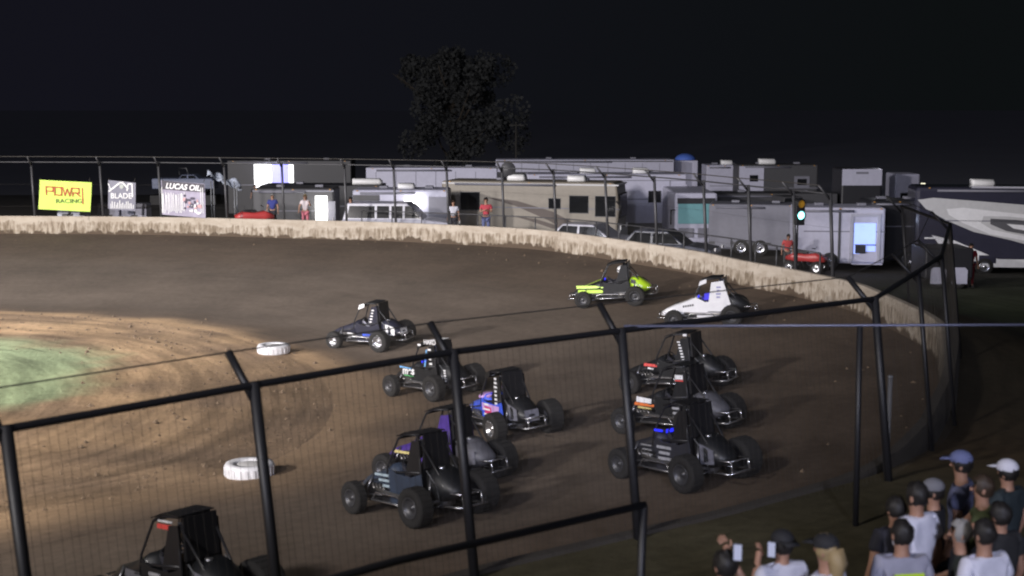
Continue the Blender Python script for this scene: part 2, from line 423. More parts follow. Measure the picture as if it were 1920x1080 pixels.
far_pts = [(-30, 61.85), (-27.1, 61.85), (-24.2, 61.8), (-21.33, 61.69), (-18.23, 61.49), (-15.56, 61.16), (-12.53, 60.49), (-9.9, 59.75), (-7.12, 59.05), (-4.97, 58.32), (-2.7, 57.26), (-.41, 56.03), (1.62, 54.39), (3.46, 51.76), (5.03, 49.15), (6.42, 46.58), (7.47, 43.88), (8.47, 41.77), (9.17, 39.94)]
FARP = mat('dark_far_post', (.07, .07, .075), .5, .3)
catch_fence('long dark catch fence on top of the far wall in front of the parked campers', far_pts, 4.4, .052, .024, 0, (0, .75, .004), (FARP, WIRE), cable_r=.016)

# spectator fence on the right
sf = thing('spectator_fence', 'thin pipe fence with bluish top rail running to the right behind the crowd', 'fence', (1.3, 15.9, 2.1))
for x in (2.77, 5.4, 8.0):
    MB().path([(x, 0, -.3), (x-.03, 0, 2.33)], .036, 8).build('post', BLACK, sf)
MB().path([(0, 0, 2.33), (8.2, 0, 2.36)], .016, 8).build('top_rail', mat('bluish_pipe', (.16, .17, .25), .4, .5), sf)
# grandstand handrail at the bottom
hr = thing('handrail', 'black square handrail at the bottom of the picture in front of the near fence', 'handrail', (0, 0, 0))
MB().path([(-3.2, 7.6, 3.70), (-.85, 9.78, 3.68), (1.11, 11.25, 3.67)], .033, 8).build('rail', BLACK, hr)
for p in ((1.1, 11.24), (-1.75, 8.95)):
    MB().path([(p[0]-.05, p[1], 1.9), (p[0], p[1], 3.66)], .036, 8).build('post', BLACK, hr)
MB().path([(-3.2, 7.6, 3.05), (-.9, 9.78, 3.03), (1.06, 11.25, 3.02)], .02, 8).build('lower_rail', BLACK, hr)

# low pipe barrier beyond the far wall
lb = thing('pipe_barrier', 'low grey pipe barrier between the far wall and the parked vehicles', 'barrier')
pts = []
for i in range(nearest(-7, 59), nearest(8.5, 41.6), 5):
    d = 1.9; pts.append((WS[i][0]+NRM[i][0]*d, WS[i][1]+NRM[i][1]*d, out_z(d, i)))
for p in pts: MB().path([p, (p[0], p[1], p[2]+.95)], .03, 6).build('post', FARP, lb)
MB().path([(p[0], p[1], p[2]+.95) for p in pts], .025, 6).build('rail', FARP, lb)

# ------------------------------------------------------------------ banners on the far fence
def place_on_wall(x, y, off):
    (wx, wy), (nx, ny) = wall_pt(x, y)
    return (wx-nx*off, wy-ny*off), math.atan2(ny, nx)-math.pi/2
def banner(label, x, y, z0, z1, w, m, sk=0.0):
    (bx, by), rz = place_on_wall(x, y, .1)
    t = thing('banner', label, 'banner', (bx, by, z0), rz, 'banners hung on the far fence')
    H = z1-z0; mb = MB(); nx, nz = 14, 6
    vs = []
    for j in range(nz+1):
        for i in range(nx+1):
            u = i/nx; v = j/nz
            vs.append(((u-.5)*w+sk*(.5-v), .018*math.sin(u*19+v*2)*math.sin(v*3.1), v*H-u*.12*H*.7))
    mb.add(vs, [(j*(nx+1)+i, j*(nx+1)+i+1, (j+1)*(nx+1)+i+1, (j+1)*(nx+1)+i) for j in range(nz) for i in range(nx)], 0, True)
    mb.build('cloth', m, t)
    for u in (-.48, .48):
        MB().path([(u*w, .02, H-.05), (u*w, .1, H+.1)], .012, 5).build('tie', WIRE, t)
    return t, H
b1, H = banner('bright yellow green banner with red POWRI lettering hanging on the far fence', -19.85, 61.55, 2.32, 3.62, 2.35, mat('lime_banner', (.62, .85, .13), .6, var=.05), -.12)
RED = mat('red_lettering', (.50, .10, .03), .6); DKG = mat('dark_green_lettering', (.10, .16, .03), .6)
def powri(parent, x, z, u, h, w, m):
    mb = MB()
    P = [[(0, 0), (0, 1), (.9, 1), (.9, .45), (.05, .45)], [(1.1, 0), (1.1, 1), (2.0, 1), (2.0, 0), (1.1, 0)], [(2.15, 1), (2.45, 0), (2.75, .8), (3.05, 0), (3.35, 1)], [(3.45, 0), (3.45, .4), (4.3, .4), (4.3, 1), (3.4, 1)], [(3.9, .4), (4.4, 0)], [(4.75, -.95), (4.75, 1)]]
    for p in P: mb.stroke([(x+a*u, z+b*h-a*u*.05) for a, b in p], w, -.035)
    mb.build('lettering', m, parent)
powri(b1, -.83, .66, .345, .34, .06, RED)
text('RACING', .26, DKG, b1, (.18, -.032, .36), (math.pi/2, 0, 0), sx=1.25)
GBAN = mat('grey_banner', (.20, .20, .25), .6, var=.3, scale=4)
b2, H = banner('grey square banner with white roof outline logo and white lettering on the far fence', -17.3, 61.4, 2.36, 3.62, 1.25, GBAN, -.06)
mb = MB(); mb.stroke([(-.56, .78), (-.05, 1.15), (.08, 1.15), (.3, .9)], .07, -.03); mb.stroke([(.26, .82), (.32, 1.1), (.5, 1.1), (.5, .55)], .06, -.03); mb.stroke([(-.58, 1.1), (-.48, .8)], .04, -.03); mb.build('logo', WHITEL, b2)
mb = MB(); mb.ell((.02, -.03, .98), (.1, .01, .1)); mb.build('logo_disc', mat('grey_disc', (.45, .48, .45), .6), b2)
text('BLADE', .33, WHITEL, b2, (-.02, -.032, .56), (math.pi/2, 0, 0))
mb = MB()
for k in range(14): mb.stroke([(-.5+k*.078, .02), (-.5+k*.078+random.uniform(-.02, .02), random.uniform(.15, .36))], .035, -.03)
mb.build('fine_print', WHITEL, b2)
b3, H = banner('white and dark LUCAS OIL banner with striped lower half hanging on the far fence', -14.3, 60.9, 2.12, 3.62, 2.05, mat('purple_grey_banner', (.34, .31, .40), .6, var=.4, scale=3), .0)
mb = MB()
for k in range(16):
    x = -.97+k*.068; mb.stroke([(x, random.uniform(.05, .2)), (x+random.uniform(-.03, .03), random.uniform(.85, 1.0))], .03, -.03)
for x in (-.99, .93, .84): mb.stroke([(x, .1), (x, 1.2)], .03, -.03)
mb.build('stripes', WHITEL, b3)
mb = MB()
for k in range(26):
    x = random.uniform(.05, .85); z = random.uniform(.1, .95); mb.ell((x, -.03, z-.05), (random.uniform(.04, .12), .006, random.uniform(.04, .1)), random.choice((0, 0, 1, 2)), 6)
mb.build('picture', [mat('dark_print', (.06, .05, .08), .6), mat('pink_print', (.55, .33, .34), .6), WHITEL], b3)
mb = MB(); mb.flat([(-.98, 1.12), (1.0, 1.0), (1.0, 1.36), (-.98, 1.5)], -.028); mb.build('header_band', mat('dark_header', (.05, .045, .06), .6), b3)
text('LUCAS OIL', .34, WHITEL, b3, (0, -.036, 1.22), (math.pi/2, .06, 0), shear=.25, bold=.03, sx=.98)

# ------------------------------------------------------------------ people
def person(label, loc, rz, H=1.75, shirt=(.6, .6, .65), pants=(.03, .035, .05), hair='dark', arms=None, hat=None, level=1, group='spectators', fingers=True, lean=0, female=False, skin=SKIN, sleeve=True, shorts=False):
    k = H/1.75
    t = thing('person', label, 'person', loc, rz, group)
    A = arms or {}
    def V(x, y, z): return Vector((x, y+lean*max(0, z-.9), z))*k
    sw = .185 if not female else .165
    pts = [(V(0, 0, .95), .135*k), (V(0, 0, 1.12), .12*k), (V(0, 0, 1.30), .135*k), (V(0, 0, 1.43), .085*k), (V(0, .01, 1.53), .052*k), (V(0, .02, 1.615), .082*k), (V(0, .015, 1.69), .076*k)]
    ed = [(i, i+1) for i in range(6)]
    arm_out = {}
    isl = []
    for s, nm in ((-1, 'L'), (1, 'R')):
        el, wr = A.get(nm, ((s*.255, -.03, 1.14), (s*.27, .07, .90)))
        sh = V(s*sw, 0, 1.42); el = V(*el); wr = V(*wr)
        n = len(pts); pts += [(sh, .058*k), (el, .042*k), (wr, .028*k)]
        ed += [(2, n), (n, n+1), (n+1, n+2)]
        d = (wr-el).normalized(); side = d.cross(Vector((0, 1, .2))).normalized() if abs(d.y) < .9 else Vector((1, 0, 0)); nrm = side.cross(d)
        palm = wr+d*.075*k; n2 = len(pts); pts.append((palm, .034*k)); ed.append((n+2, n2))
        if fingers:
            for q, (o, ln) in enumerate(((-.03, .065), (-.01, .078), (.01, .072), (.028, .055))):
                b = palm+side*o*k+d*.01*k
                isl.append(chain([(b, .009*k), (b+d*ln*.55*k+nrm*.008*k, .0085*k), (b+d*ln*k*.9+nrm*.03*k, .007*k)]))
            b = wr+d*.035*k-side*.03*k
            isl.append(chain([(b, .010*k), (b-side*.025*k+d*.03*k, .009*k), (b-side*.03*k+d*.055*k+nrm*.012*k, .008*k)]))
        arm_out[nm] = (sh, el, wr, palm, d)
    LEG = []
    for s in (-1, 1):
        n = len(pts); L = [(V(s*.092, 0, .88), .088*k), (V(s*.105, .015, .50), .058*k), (V(s*.11, -.02, .10), .038*k), (V(s*.12, .10, .045), .036*k)]
        LEG.append(L); pts += L; ed += [(0, n), (n, n+1), (n+1, n+2), (n+2, n+3)]
    me = skin_mesh('person', [(pts, ed)]+isl, [skin, EYE], level)
    x = MB(); hc = V(0, .015, 1.655)
    x.ell(V(0, .105, 1.635), (.013*k, .018*k, .02*k), 0, 5)
    for s in (-1, 1):
        x.ell(V(s*.082, .0, 1.64), (.012*k, .02*k, .032*k), 0, 5); x.ell(V(s*.03, .088, 1.66), (.011*k, .01*k, .008*k), 1, 5)
    x.ell(V(0, .092, 1.59), (.024*k, .01*k, .006*k), 1, 5)
    for v in me.vertices:
        if abs(v.co.x) < (sw+.03)*k and .98*k < v.co.z < 1.46*k:
            o = lean*max(0, v.co.z-.9); v.co.y = (v.co.y-o)*.78+o; v.co.x *= .97
    add_to_mesh(me, x); link('body', me, t)
    sm = mat('cloth_%.2f_%.2f_%.2f' % shirt, shirt, .85, bump=.2, scale=18); pm = mat('trousers_%.2f_%.2f_%.2f' % pants, pants, .85)
    tp = [(V(0, 0, .93), .15*k), (V(0, 0, 1.12), .138*k), (V(0, 0, 1.30), .168*k), (V(0, 0, 1.44), .108*k), (V(0, .005, 1.485), .075*k)]; te = [(i, i+1) for i in range(4)]
    for nm in ('L', 'R'):
        sh, el, wr, palm, d = arm_out[nm]; n = len(tp); f = .62 if sleeve is True else 1.0
        tp += [(sh+Vector((0, 0, .006)), .082*k), (sh.lerp(el, f), .070*k)]; te += [(2, n), (n, n+1)]
        if sleeve == 'long': tp.append((wr, .04*k)); te.append((n+1, n+2))
    sme = skin_mesh('shirt', [(tp, te)], [sm], level)
    for v in sme.vertices:
        if abs(v.co.x) < sw*k: v.co.y = (v.co.y-lean*max(0, v.co.z-.9))*.84+lean*max(0, v.co.z-.9)
    for v in sme.vertices:
        n = mathutils.noise.noise(Vector((v.co.x*11, v.co.y*11, v.co.z*6+loc[0]*7)))
        v.co += v.normal*n*.014
    link('shirt', sme, t)
    pp = [(V(0, 0, .97), .15*k)]; pe = []
    for L in LEG:
        n = len(pp); pp += [(L[0][0], .102*k), (L[1][0], .074*k)]; pe += [(0, n), (n, n+1)]
        if not shorts: pp.append((L[2][0]+Vector((0, 0, .02)), .056*k)); pe.append((n+1, n+2))
    link('trousers', skin_mesh('trousers', [(pp, pe)], [pm], level), t)
    for L in LEG:
        mb = MB(); c = (L[2][0]+L[3][0])/2
        mb.ell((c.x, c.y+.01, .045), (.05*k, .14*k, .05*k), 0, 8); mb.build('shoe', mat('dark_shoe', (.03, .03, .03), .7), t)
    hm = {'dark': HAIRD, 'blond': HAIRB, 'brown': mat('brown_hair', (.04, .025, .015), .6), 'grey': mat('grey_hair', (.25, .24, .23), .7)}[hair]
    mb = MB(); c = hc+Vector((0, -.004, .012))
    mb.ell(c, (.094*k, .105*k, .115*k), 0, 12, lambda a, b, z: b < c.y+.045*k and (z > c.z-.075*k) or z > c.z+.055*k)
    if hair == 'blond':
        mb.path([c+Vector((0, -.07, 0)), c+Vector((0, -.10, -.1)), c+Vector((.0, -.095, -.2)), c+Vector((.01, -.08, -.28))], [.07*k, .075*k, .06*k, .03*k], 10)
    me = mb.mesh('hair', hm)
    for v in me.vertices:
        n = mathutils.noise.noise(v.co*22+Vector((loc[0], 0, 0)))
        v.co = c+(v.co-c)*(1+n*.13)+Vector((random.uniform(-1, 1), random.uniform(-1, 1), random.uniform(-1, 1)))*.006
    link('hair', me, t)
    if hat:
        mb = MB(); c = hc+Vector((0, .0, .05*k)); hmt = mat('cap_%.2f_%.2f_%.2f' % hat, hat, .8)
        mb.ell(c, (.098*k, .110*k, .085*k), 0, 12, lambda a, b, z: z > c.z-.02)
        bk = -1 if A.get('cap_back') else 1
        mb.add([c+Vector((-.08*k, .08*k*bk, 0)), c+Vector((.08*k, .08*k*bk, 0)), c+Vector((.065*k, .185*k*bk, -.015)), c+Vector((-.065*k, .185*k*bk, -.015)),
                c+Vector((-.08*k, .08*k*bk, .008)), c+Vector((.08*k, .08*k*bk, .008)), c+Vector((.065*k, .185*k*bk, -.007)), c+Vector((-.065*k, .185*k*bk, -.007))],
               [(0, 1, 2, 3), (4, 5, 6, 7), (0, 1, 5, 4), (1, 2, 6, 5), (2, 3, 7, 6), (3, 0, 4, 7)], 0, True)
        mb.build('cap', hmt, t)
    return t, arm_out

# ------------------------------------------------------------------ midget racing cars
SHARED = {}
def shared(key, fn):
    if key not in SHARED: SHARED[key] = fn()
    return SHARED[key]
def rect_sec(x, hw, z0, z1, r=.05):
    r = min(r, hw*.8, (z1-z0)*.4)
    return [(x, -hw+r, z0), (x, hw-r, z0), (x, hw, z0+r), (x, hw, z1-r), (x, hw-r, z1), (x, -hw+r, z1), (x, -hw, z1-r), (x, -hw, z0+r)]
def tyre_mesh(r, w):
    def f():
        h = w/2; p = [(r*.52, -h*.86), (r*.70, -h*.98), (r*.90, -h), (r*.975, -h*.86)]
        for q in range(7): p.append((r*(1. if q % 2 else .985), -h*.7+1.4*h*q/6))
        p += [(r*.975, h*.86), (r*.90, h), (r*.70, h*.98), (r*.52, h*.86), (r*.50, 0), (r*.52, -h*.86)]
        mb = MB().lathe(p, 28)
        for k in range(20):
            a = 2*math.pi*k/20
            mb.box(r*.995*math.cos(a), 0, r*.995*math.sin(a), .012, w*.78, .05, 0, 0, -a)
        return mb.mesh('tyre', RUBBER)
    return shared(('tyre', r, w), f)
def rim_mesh(r, w, side, m):
    def f():
        h = w/2*.9*side; q = r*.52
        mb = MB().lathe([(q, -h), (q*1.03, -h*.6), (q*.9, h*.3), (q*.92, h*.8), (q*1.06, h), (q*1.08, h*1.06), (q*.96, h*1.06), (q*.9, h*.8), (q*.55, h*.45), (q*.25, h*.5), (q*.2, h*.75), (.001, h*.78)], 24)
        for k in range(8):
            a = 2*math.pi*k/8; mb.ell((q*1.0*math.cos(a), h*1.07, q*1.0*math.sin(a)), (.012, .01, .012), 0, 4)
        return mb.mesh('rim', m)
    return shared(('rim', r, w, side, m.name), f)
def wheel(parent, x, y, r, w, side, m):
    e = link('wheel', tyre_mesh(r, w), parent, (x, y, r), (0, random.uniform(0, 1), 0)); e.data = tyre_mesh(r, w)
    link('rim', rim_mesh(r, w, side, m), e)
def frame_mesh():
    mb = MB(); r = .019
    for s in (-1, 1):
        mb.path([(-.62, s*.30, .25), (-.60, s*.31, .78), (-.57, s*.27, 1.30), (-.52, s*.22, 1.40)], r)           # rear hoop
        mb.path([(-.52, s*.22, 1.40), (-.1, s*.21, 1.37), (.06, s*.22, 1.30), (.30, s*.29, .84), (.34, s*.30, .60)], r)  # halo + front upright
        mb.path([(.34, s*.30, .6), (.95, s*.22, .5), (1.2, s*.2, .34)], r)
        mb.path([(-.85, s*.24, .25), (.9, s*.22, .17), (1.2, s*.2, .34)], r)
        mb.path([(-.55, s*.25, 1.32), (-1.0, s*.2, .72), (-1.15, s*.18, .45)], r)                                   # rear brace
        mb.path([(-.6, s*.31, .8), (.3, s*.3, .72)], r)
    for p in ((-.52, 1.40, .22), (.06, 1.30, .22), (-.57, 1.05, .28), (.9, .17, .22), (-.85, .25, .24)):
        mb.path([(p[0], -p[2], p[1]), (p[0], p[2], p[1])], r)
    mb.path([(-.57, -.28, 1.1), (-.55, .26, 1.34)], r)
    return mb.mesh('frame', BLACK2)
def suspension_mesh():
    mb = MB()
    mb.path([(.9, -.55, .29), (.9, .52, .28)], .026); mb.path([(-.85, -.62, .34), (-.85, .58, .33)], .032)
    for s in (-1, 1):
        mb.path([(.9, s*.44, .31), (.2, s*.33, .34)], .013); mb.path([(.9, s*.42, .22), (.25, s*.3, .2)], .013)
        mb.path([(-.85, s*.42, .4), (-.1, s*.33, .42)], .014); mb.path([(-.85, s*.4, .25), (-.1, s*.31, .26)], .014)
        mb.path([(.88, s*.38, .3), (.8, s*.24, .62)], .022); mb.path([(-.84, s*.36, .36), (-.8, s*.26, .74)], .024)
        mb.path([(.9, s*.42, .34), (1.0, s*.25, .46)], .012)
    mb.lathe([(.001, -.12), (.11, -.12), (.13, 0), (.11, .12), (.001, .12)], 14, 0, 'Y', (-.85, .02, .33))
    return mb.mesh('suspension', mat('grey_suspension', (.22, .22, .23), .35, .8))
def engine_mesh():
    mb = MB(); mb.box(.68, 0, .36, .42, .26, .26); mb.box(.68, .02, .53, .36, .18, .1)
    for k in range(4):
        x = .54+k*.095; mb.path([(x, .13, .5), (x, .25, .46), (x-.12, .31, .40)], .02)
    mb.path([(.62, .31, .40), (.3, .36, .38), (-.4, .42, .36), (-.62, .45, .36)], .034)
    return mb.mesh('engine', mat('engine_metal', (.3, .29, .28), .35, .8))
def nerf_mesh(s):
    mb = MB(); y = .52 if s > 0 else .56
    mb.path([(.55, s*.28, .25), (.5, s*y, .27), (-.38, s*(y+.04), .27), (-.45, s*.32, .25)], .018)
    mb.path([(.50, s*y, .27), (.40, s*(y-.02), .40), (-.25, s*(y+.02), .40), (-.38, s*(y+.04), .27)], .014)
    return mb.mesh('nerf_bar', STEEL)
def bumper_mesh(front):
    mb = MB()
    if front:
        mb.path([(1.1, -.2, .25), (1.45, -.2, .25), (1.48, .2, .25), (1.1, .2, .25)], .016); mb.path([(1.1, -.16, .38), (1.42, -.16, .40), (1.42, .16, .40), (1.1, .16, .38)], .014)
        mb.path([(1.46, 0, .25), (1.42, 0, .4)], .014)
    else:
        mb.path([(-1.1, -.25, .3), (-1.52, -.28, .32), (-1.52, .28, .32), (-1.1, .25, .3)], .018); mb.path([(-1.1, -.2, .5), (-1.5, -.22, .52), (-1.5, .22, .52), (-1.1, .2, .5)], .016)
        for s in (-1, 1): mb.path([(-1.52, s*.2, .32), (-1.5, s*.2, .52)], .015)
    return mb.mesh('bumper', STEEL)
def steering_mesh():
    mb = MB(); pts = []
    for k in range(20):
        a = 2*math.pi*k/20; pts.append((.06+.05*math.sin(a), .155*math.cos(a), .79+.13*math.sin(a)))
    mb.path(pts, .013, 6, closed=True); mb.path([(.06, -.14, .79), (.06, .14, .79)], .01, 5); mb.path([(.06, 0, .79), (.4, 0, .66)], .015, 6)
    return mb.mesh('steering_wheel', BLACK2)

def car_matrix(x, y, a):
    z = track_z(x, y); e = .6
    gx = (track_z(x+e, y)-track_z(x-e, y))/(2*e); gy = (track_z(x, y+e)-track_z(x, y-e))/(2*e)
    n = Vector((-gx, -gy, 1)).normalized(); f = Vector((-math.cos(a), math.sin(a), 0)); f = (f-n*f.dot(n)).normalized(); l = n.cross(f); f = f*.93; l = l*.93; n = n*.93
    return Matrix(((f.x, l.x, n.x, x), (f.y, l.y, n.y, y), (f.z, l.z, n.z, z+.005), (0, 0, 0, 1)))

def midget(label, x, y, deg, st):
    c = tag(link('midget_race_car', None), label, 'race car', 'midget race cars on the dirt track')
    c.matrix_world = car_matrix(x, y, R(deg)); c.rotation_mode = 'XYZ'
    rimm = st.get('rim', STEEL)
    for (wx, wy, r, w, s) in ((.9, .60, .275, .19, 1), (.9, -.62, .285, .20, -1), (-.85, .64, .325, .28, 1), (-.85, -.70, .355, .36, -1)):
        wheel(c, wx, wy, r, w, s, rimm)
    link('frame', shared('frame', frame_mesh), c); link('suspension', shared('susp', suspension_mesh), c); link('engine', shared('eng', engine_mesh), c)
    for s in (-1, 1): link('nerf_bar', shared(('nerf', s), lambda: nerf_mesh(s)), c)
    link('bumper', shared('fb', lambda: bumper_mesh(True)), c); link('bumper', shared('rb', lambda: bumper_mesh(False)), c)
    link('steering_wheel', shared('sw', steering_mesh), c)
    H = st['hood']; TK = st['tank']; SD = st.get('side', H); RF = st.get('roof', BLACK); PN = st.get('panel', RF)
    # hood: nose to cowl
    secs = [rect_sec(1.36, .10, .30, .40), rect_sec(1.2, .17, .27, .50, .06), rect_sec(.95, .235, .44, .60, .07), rect_sec(.6, .27, .44, .70, .08), rect_sec(.34, .30, .42, .80, .09), rect_sec(.22, .31, .42, .86, .1)]
    hd = MB().loft(secs, smooth=True).build('hood', H, c)
    # cockpit sides
    for s in (-1, 1):
        MB().prism([(.24, .20), (.24, .80), (.02, .72), (-.36, .70), (-.64, .78), (-.70, .25)], s*.325-.012, s*.325+.012).build('cockpit_side', SD, c, bevel=.008)
        MB().prism([(1.18, .22), (.9, .20), (.24, .19), (.24, .42), (.8, .42), (1.15, .40)], s*.285-.008, s*.285+.008).build('lower_panel', st.get('lower', BLACK), c)
        MB().prism([(-.18, .72), (-.40, 1.30), (-.60, 1.32), (-.62, .76)], s*.30-.008, s*.30+.008).build('sail_panel', PN, c)
    MB().box(0, 0, .2, 1.3, .56, .02).build('floor_pan', BLACK, c)
    MB().loft([[(-.34, -.2, .3), (-.34, .2, .3), (-.42, .2, .3), (-.42, -.2, .3)], [(-.48, -.22, .85), (-.48, .22, .85), (-.58, .22, .85), (-.58, -.22, .85)], [(-.52, -.16, 1.12), (-.52, .16, 1.12), (-.60, .16, 1.12), (-.60, -.16, 1.12)]], smooth=False).build('seat', BLACK2, c, bevel=.02)
    secs = [rect_sec(-.66, .24, .34, .84, .1), rect_sec(-.78, .28, .33, .88, .12), rect_sec(-.98, .29, .34, .84, .13), rect_sec(-1.14, .25, .38, .72, .12), rect_sec(-1.28, .18, .43, .62, .09), rect_sec(-1.33, .08, .48, .56, .03)]
    tk = MB().loft(secs, smooth=True).build('fuel_tank', TK, c)
    MB().lathe([(.001, .93), (.05, .93), (.06, .91), (.06, .84)], 12, 0, 'Z', (-.84, .05, -.04)).build('filler_cap', STEEL, tk)
    for s in (-1, 1): MB().path([(-.72, s*.275, .84), (-.98, s*.285, .60), (-1.02, s*.285, .36)], .012, 5).build('strap', GREYST, tk)
    rf = MB().loft([[(-.58, -.27, 1.415), (-.58, .27, 1.415), (-.58, .27, 1.43), (-.58, -.27, 1.43)], [(-.2, -.27, 1.415), (-.2, .27, 1.415), (-.2, .27, 1.43), (-.2, -.27, 1.43)], [(.08, -.25, 1.33), (.08, .25, 1.33), (.08, .25, 1.345), (.08, -.25, 1.345)]]).build('roof_panel', RF, c)
    # rear wing-like hoop cover behind the head
    MB().prism([(-.60, .86), (-.63, 1.41), (-.65, 1.41), (-.66, .86)], -.25, .25).build('rear_panel', st.get('rearp', BLACK), c)
    if st.get('visor'):
        MB().add([(.10, -.25, 1.335), (.10, .25, 1.335), (.14, .25, 1.22), (.14, -.25, 1.22), (-.12, .262, 1.41), (-.10, .268, 1.28), (.14, .257, 1.2), (.09, .257, 1.335)], [(0, 1, 2, 3), (4, 5, 6, 7)]).build('visor', st['visor'], c)
    MB().box(.2, 0, .84, .02, .16, .06).build('dash_display', st.get('dash', BLACK), c)
    for part, s, size, m, p, rot, kw in st.get('texts', []):
        text(s, size, m, {'hood': hd, 'tank': tk, 'roof': rf, 'car': c}[part], p, rot, **kw)
    for nm, m, fn in st.get('decals', []):
        mb = MB(); fn(mb); mb.build(nm, m, c)
    # driver
    hc, sc = st.get('helmet', (.6, .6, .62)), st.get('suit', (.03, .03, .04))
    d = tag(link('person', None), 'driver in %s helmet seated in the %s' % (st.get('hname', 'dark'), st['short']), 'person', 'drivers belted in the race cars')
    d.matrix_world = c.matrix_world.copy()
    pts = [((-.30, 0, .40), .12), ((-.36, 0, .58), .125), ((-.40, 0, .78), .135), ((-.40, 0, .90), .07), ((-.38, 0, .98), .055), ((-.37, 0, 1.07), .085), ((-.37, 0, 1.14), .08)]
    ed = [(i, i+1) for i in range(6)]; isl = []
    for s in (-1, 1):
        n = len(pts); pts += [((-.38, s*.19, .86), .06), ((-.18, s*.25, .68), .045), ((.02, s*.15, .79), .033), ((.06, s*.15, .81), .034)]; ed += [(2, n), (n, n+1), (n+1, n+2), (n+2, n+3)]
        n = len(pts); pts += [((-.26, s*.1, .36), .085), ((.15, s*.1, .46), .06), ((.55, s*.09, .30), .04)]; ed += [(0, n), (n, n+1), (n+1, n+2)]
        for q in range(4):
            z = .76+.022*q; isl.append(chain([((.05, s*.155, z), .009), ((.085, s*.16, z), .009), ((.085, s*.14, z+.002), .008)]))
        isl.append(chain([((.04, s*.14, .83), .01), ((.055, s*.125, .85), .009), ((.075, s*.135, .855), .008)]))
    sm = mat('suit_%.2f_%.2f_%.2f' % sc, sc, .8)
    def body(): return skin_mesh('body', [(pts, ed)]+isl, [sm], 1)
    link('body', shared(('drv', sm.name), body), d)
    hm = mat('helmet_%.2f_%.2f_%.2f' % hc, hc, .2, coat=.5)
    h = MB().ell((-.37, 0, 1.12), (.145, .125, .15), 0, 14).build('helmet', hm, d)
    MB().ell((-.34, 0, 1.125), (.128, .122, .045), 0, 12, lambda a, b, z: a > -.30).build('helmet_visor', DARKGLASS, h)
    return c
PI = math.pi
LEFT = (PI/2, 0, PI)      # text on the left flank (car frame: +Y left, +X forward), readable from the left
def tside(s, size, m, x, z, y, part='car', **kw): return (part, s, size, m, (x, y, z), LEFT, kw)
def bars(x0, z0, n, dx, w, h, y, step=0):          # short sponsor lines on a flank
    def f(mb):
        for k in range(n):
            zz = z0-k*dx; mb.box(x0+step*k, y, zz, w*random.uniform(.6, 1), .004, h)
    return f
def onhood(x0, x1, z0, z1, y=.285, y2=None):
    def f(mb): mb.add([(x0, y, z0), (x1, (y2 or y), z0*.97), (x1, (y2 or y)-.02, z1*.95), (x0, y-.02, z1)], [(0, 1, 2, 3)])
    return f
def on_top(x0, x1, z0, z1, w0, w1):
    def f(mb): mb.add([(x0, -w0, z0), (x0, w0, z0), (x1, w1, z1), (x1, -w1, z1)], [(0, 1, 2, 3)])
    return f
NAVY = mat('navy_body', (.012, .013, .03), .5, coat=.08, var=.5, scale=7); LIME = mat('lime_body', (.50, .78, .03), .35, coat=.3)
WHITEB = mat('white_body', (.80, .80, .82), .3, coat=.3); BLKB = mat('gloss_black_body', (.010, .011, .013), .5, coat=.08, var=.5, scale=7)
BLUEB = mat('bright_blue_body', (.05, .12, .75), .35, coat=.3); PINKB = mat('pink_body', (.60, .36, .70), .4); PURP = mat('purple_body', (.07, .035, .24), .5, coat=.08, var=.5, scale=7)
REDB = mat('red_decal', (.75, .08, .07), .5); ORNB = mat('orange_decal', (.75, .18, .04), .5); STEELB = mat('slate_blue_body', (.035, .05, .08), .5, coat=.08, var=.5, scale=7)
MAROON = mat('magenta_decal', (.60, .04, .16), .5); GREYT = mat('grey_tank', (.11, .11, .125), .5, var=.5); YEL = mat('pale_yellow_decal', (.6, .5, .2), .5)
GREENL = mat('green_underline', (.15, .55, .2), .5); BLUEV = mat('blue_violet_glow', (.05, .04, .55), .4, emit=(.05, .04, .7), estr=.35)  # BLUEV: glowing sheet standing in for the blue dash light in the cockpit
CHR = STEEL; DRIM = mat('dark_rim', (.08, .08, .085), .4, .5)
TANKL = [(-1.3, .55)]
def tank_plate(mb): mb.add([(-.86, .297, .42), (-1.16, .262, .44), (-1.16, .262, .68), (-.86, .297, .78)], [(0, 1, 2, 3)])
def tank_back(mb): mb.add([(-1.345, -.17, .42), (-1.345, .17, .42), (-1.31, .17, .66), (-1.31, -.17, .66)], [(0, 1, 2, 3)]); tank_plate(mb)

midget('dark navy midget race car with white tail panel leading the pack beside the infield', -4.1, 39.5, 30,
  dict(short='navy race car with white tail', hood=NAVY, tank=NAVY, visor=WHITEL, roof=BLKB, panel=NAVY, hname='dark', helmet=(.04, .04, .06), suit=(.25, .25, .3), rim=CHR,
       decals=[('number_plate', WHITEL, tank_back), ('sponsor_lines', WHITEL, bars(-.45, 1.2, 5, .09, .11, .035, .312, .03)), ('blue_stripe', BLUEB, onhood(.0, -.3, .40, .66, .342)), ('white_flash', WHITEL, onhood(.6, .35, .44, .47, .31))]))
midget('lime yellow and black midget race car running highest against the far wall', 3.15, 42.85, 12,
  dict(short='lime and black race car', hood=BLKB, tank=LIME, side=BLKB, panel=BLKB, dash=BLUELED, helmet=(.75, .75, .75), hname='silver white', rim=DRIM,
       decals=[('lime_stripe', LIME, onhood(1.1, .26, .44, .56, .302, .322)), ('lime_flash', LIME, onhood(1.15, .24, .60, .70, .262, .318)), ('lime_top', LIME, on_top(1.15, .3, .555, .845, .08, .14)), ('black_patch', BLACK, onhood(-.70, -.86, .70, .84, .297)), ('tank_lettering', WHITEL, lambda mb: [mb.box(-.86-.06*k, .298-.004*k, .62-.04*(k % 2), .05, .006, .035) for k in range(4)])]))
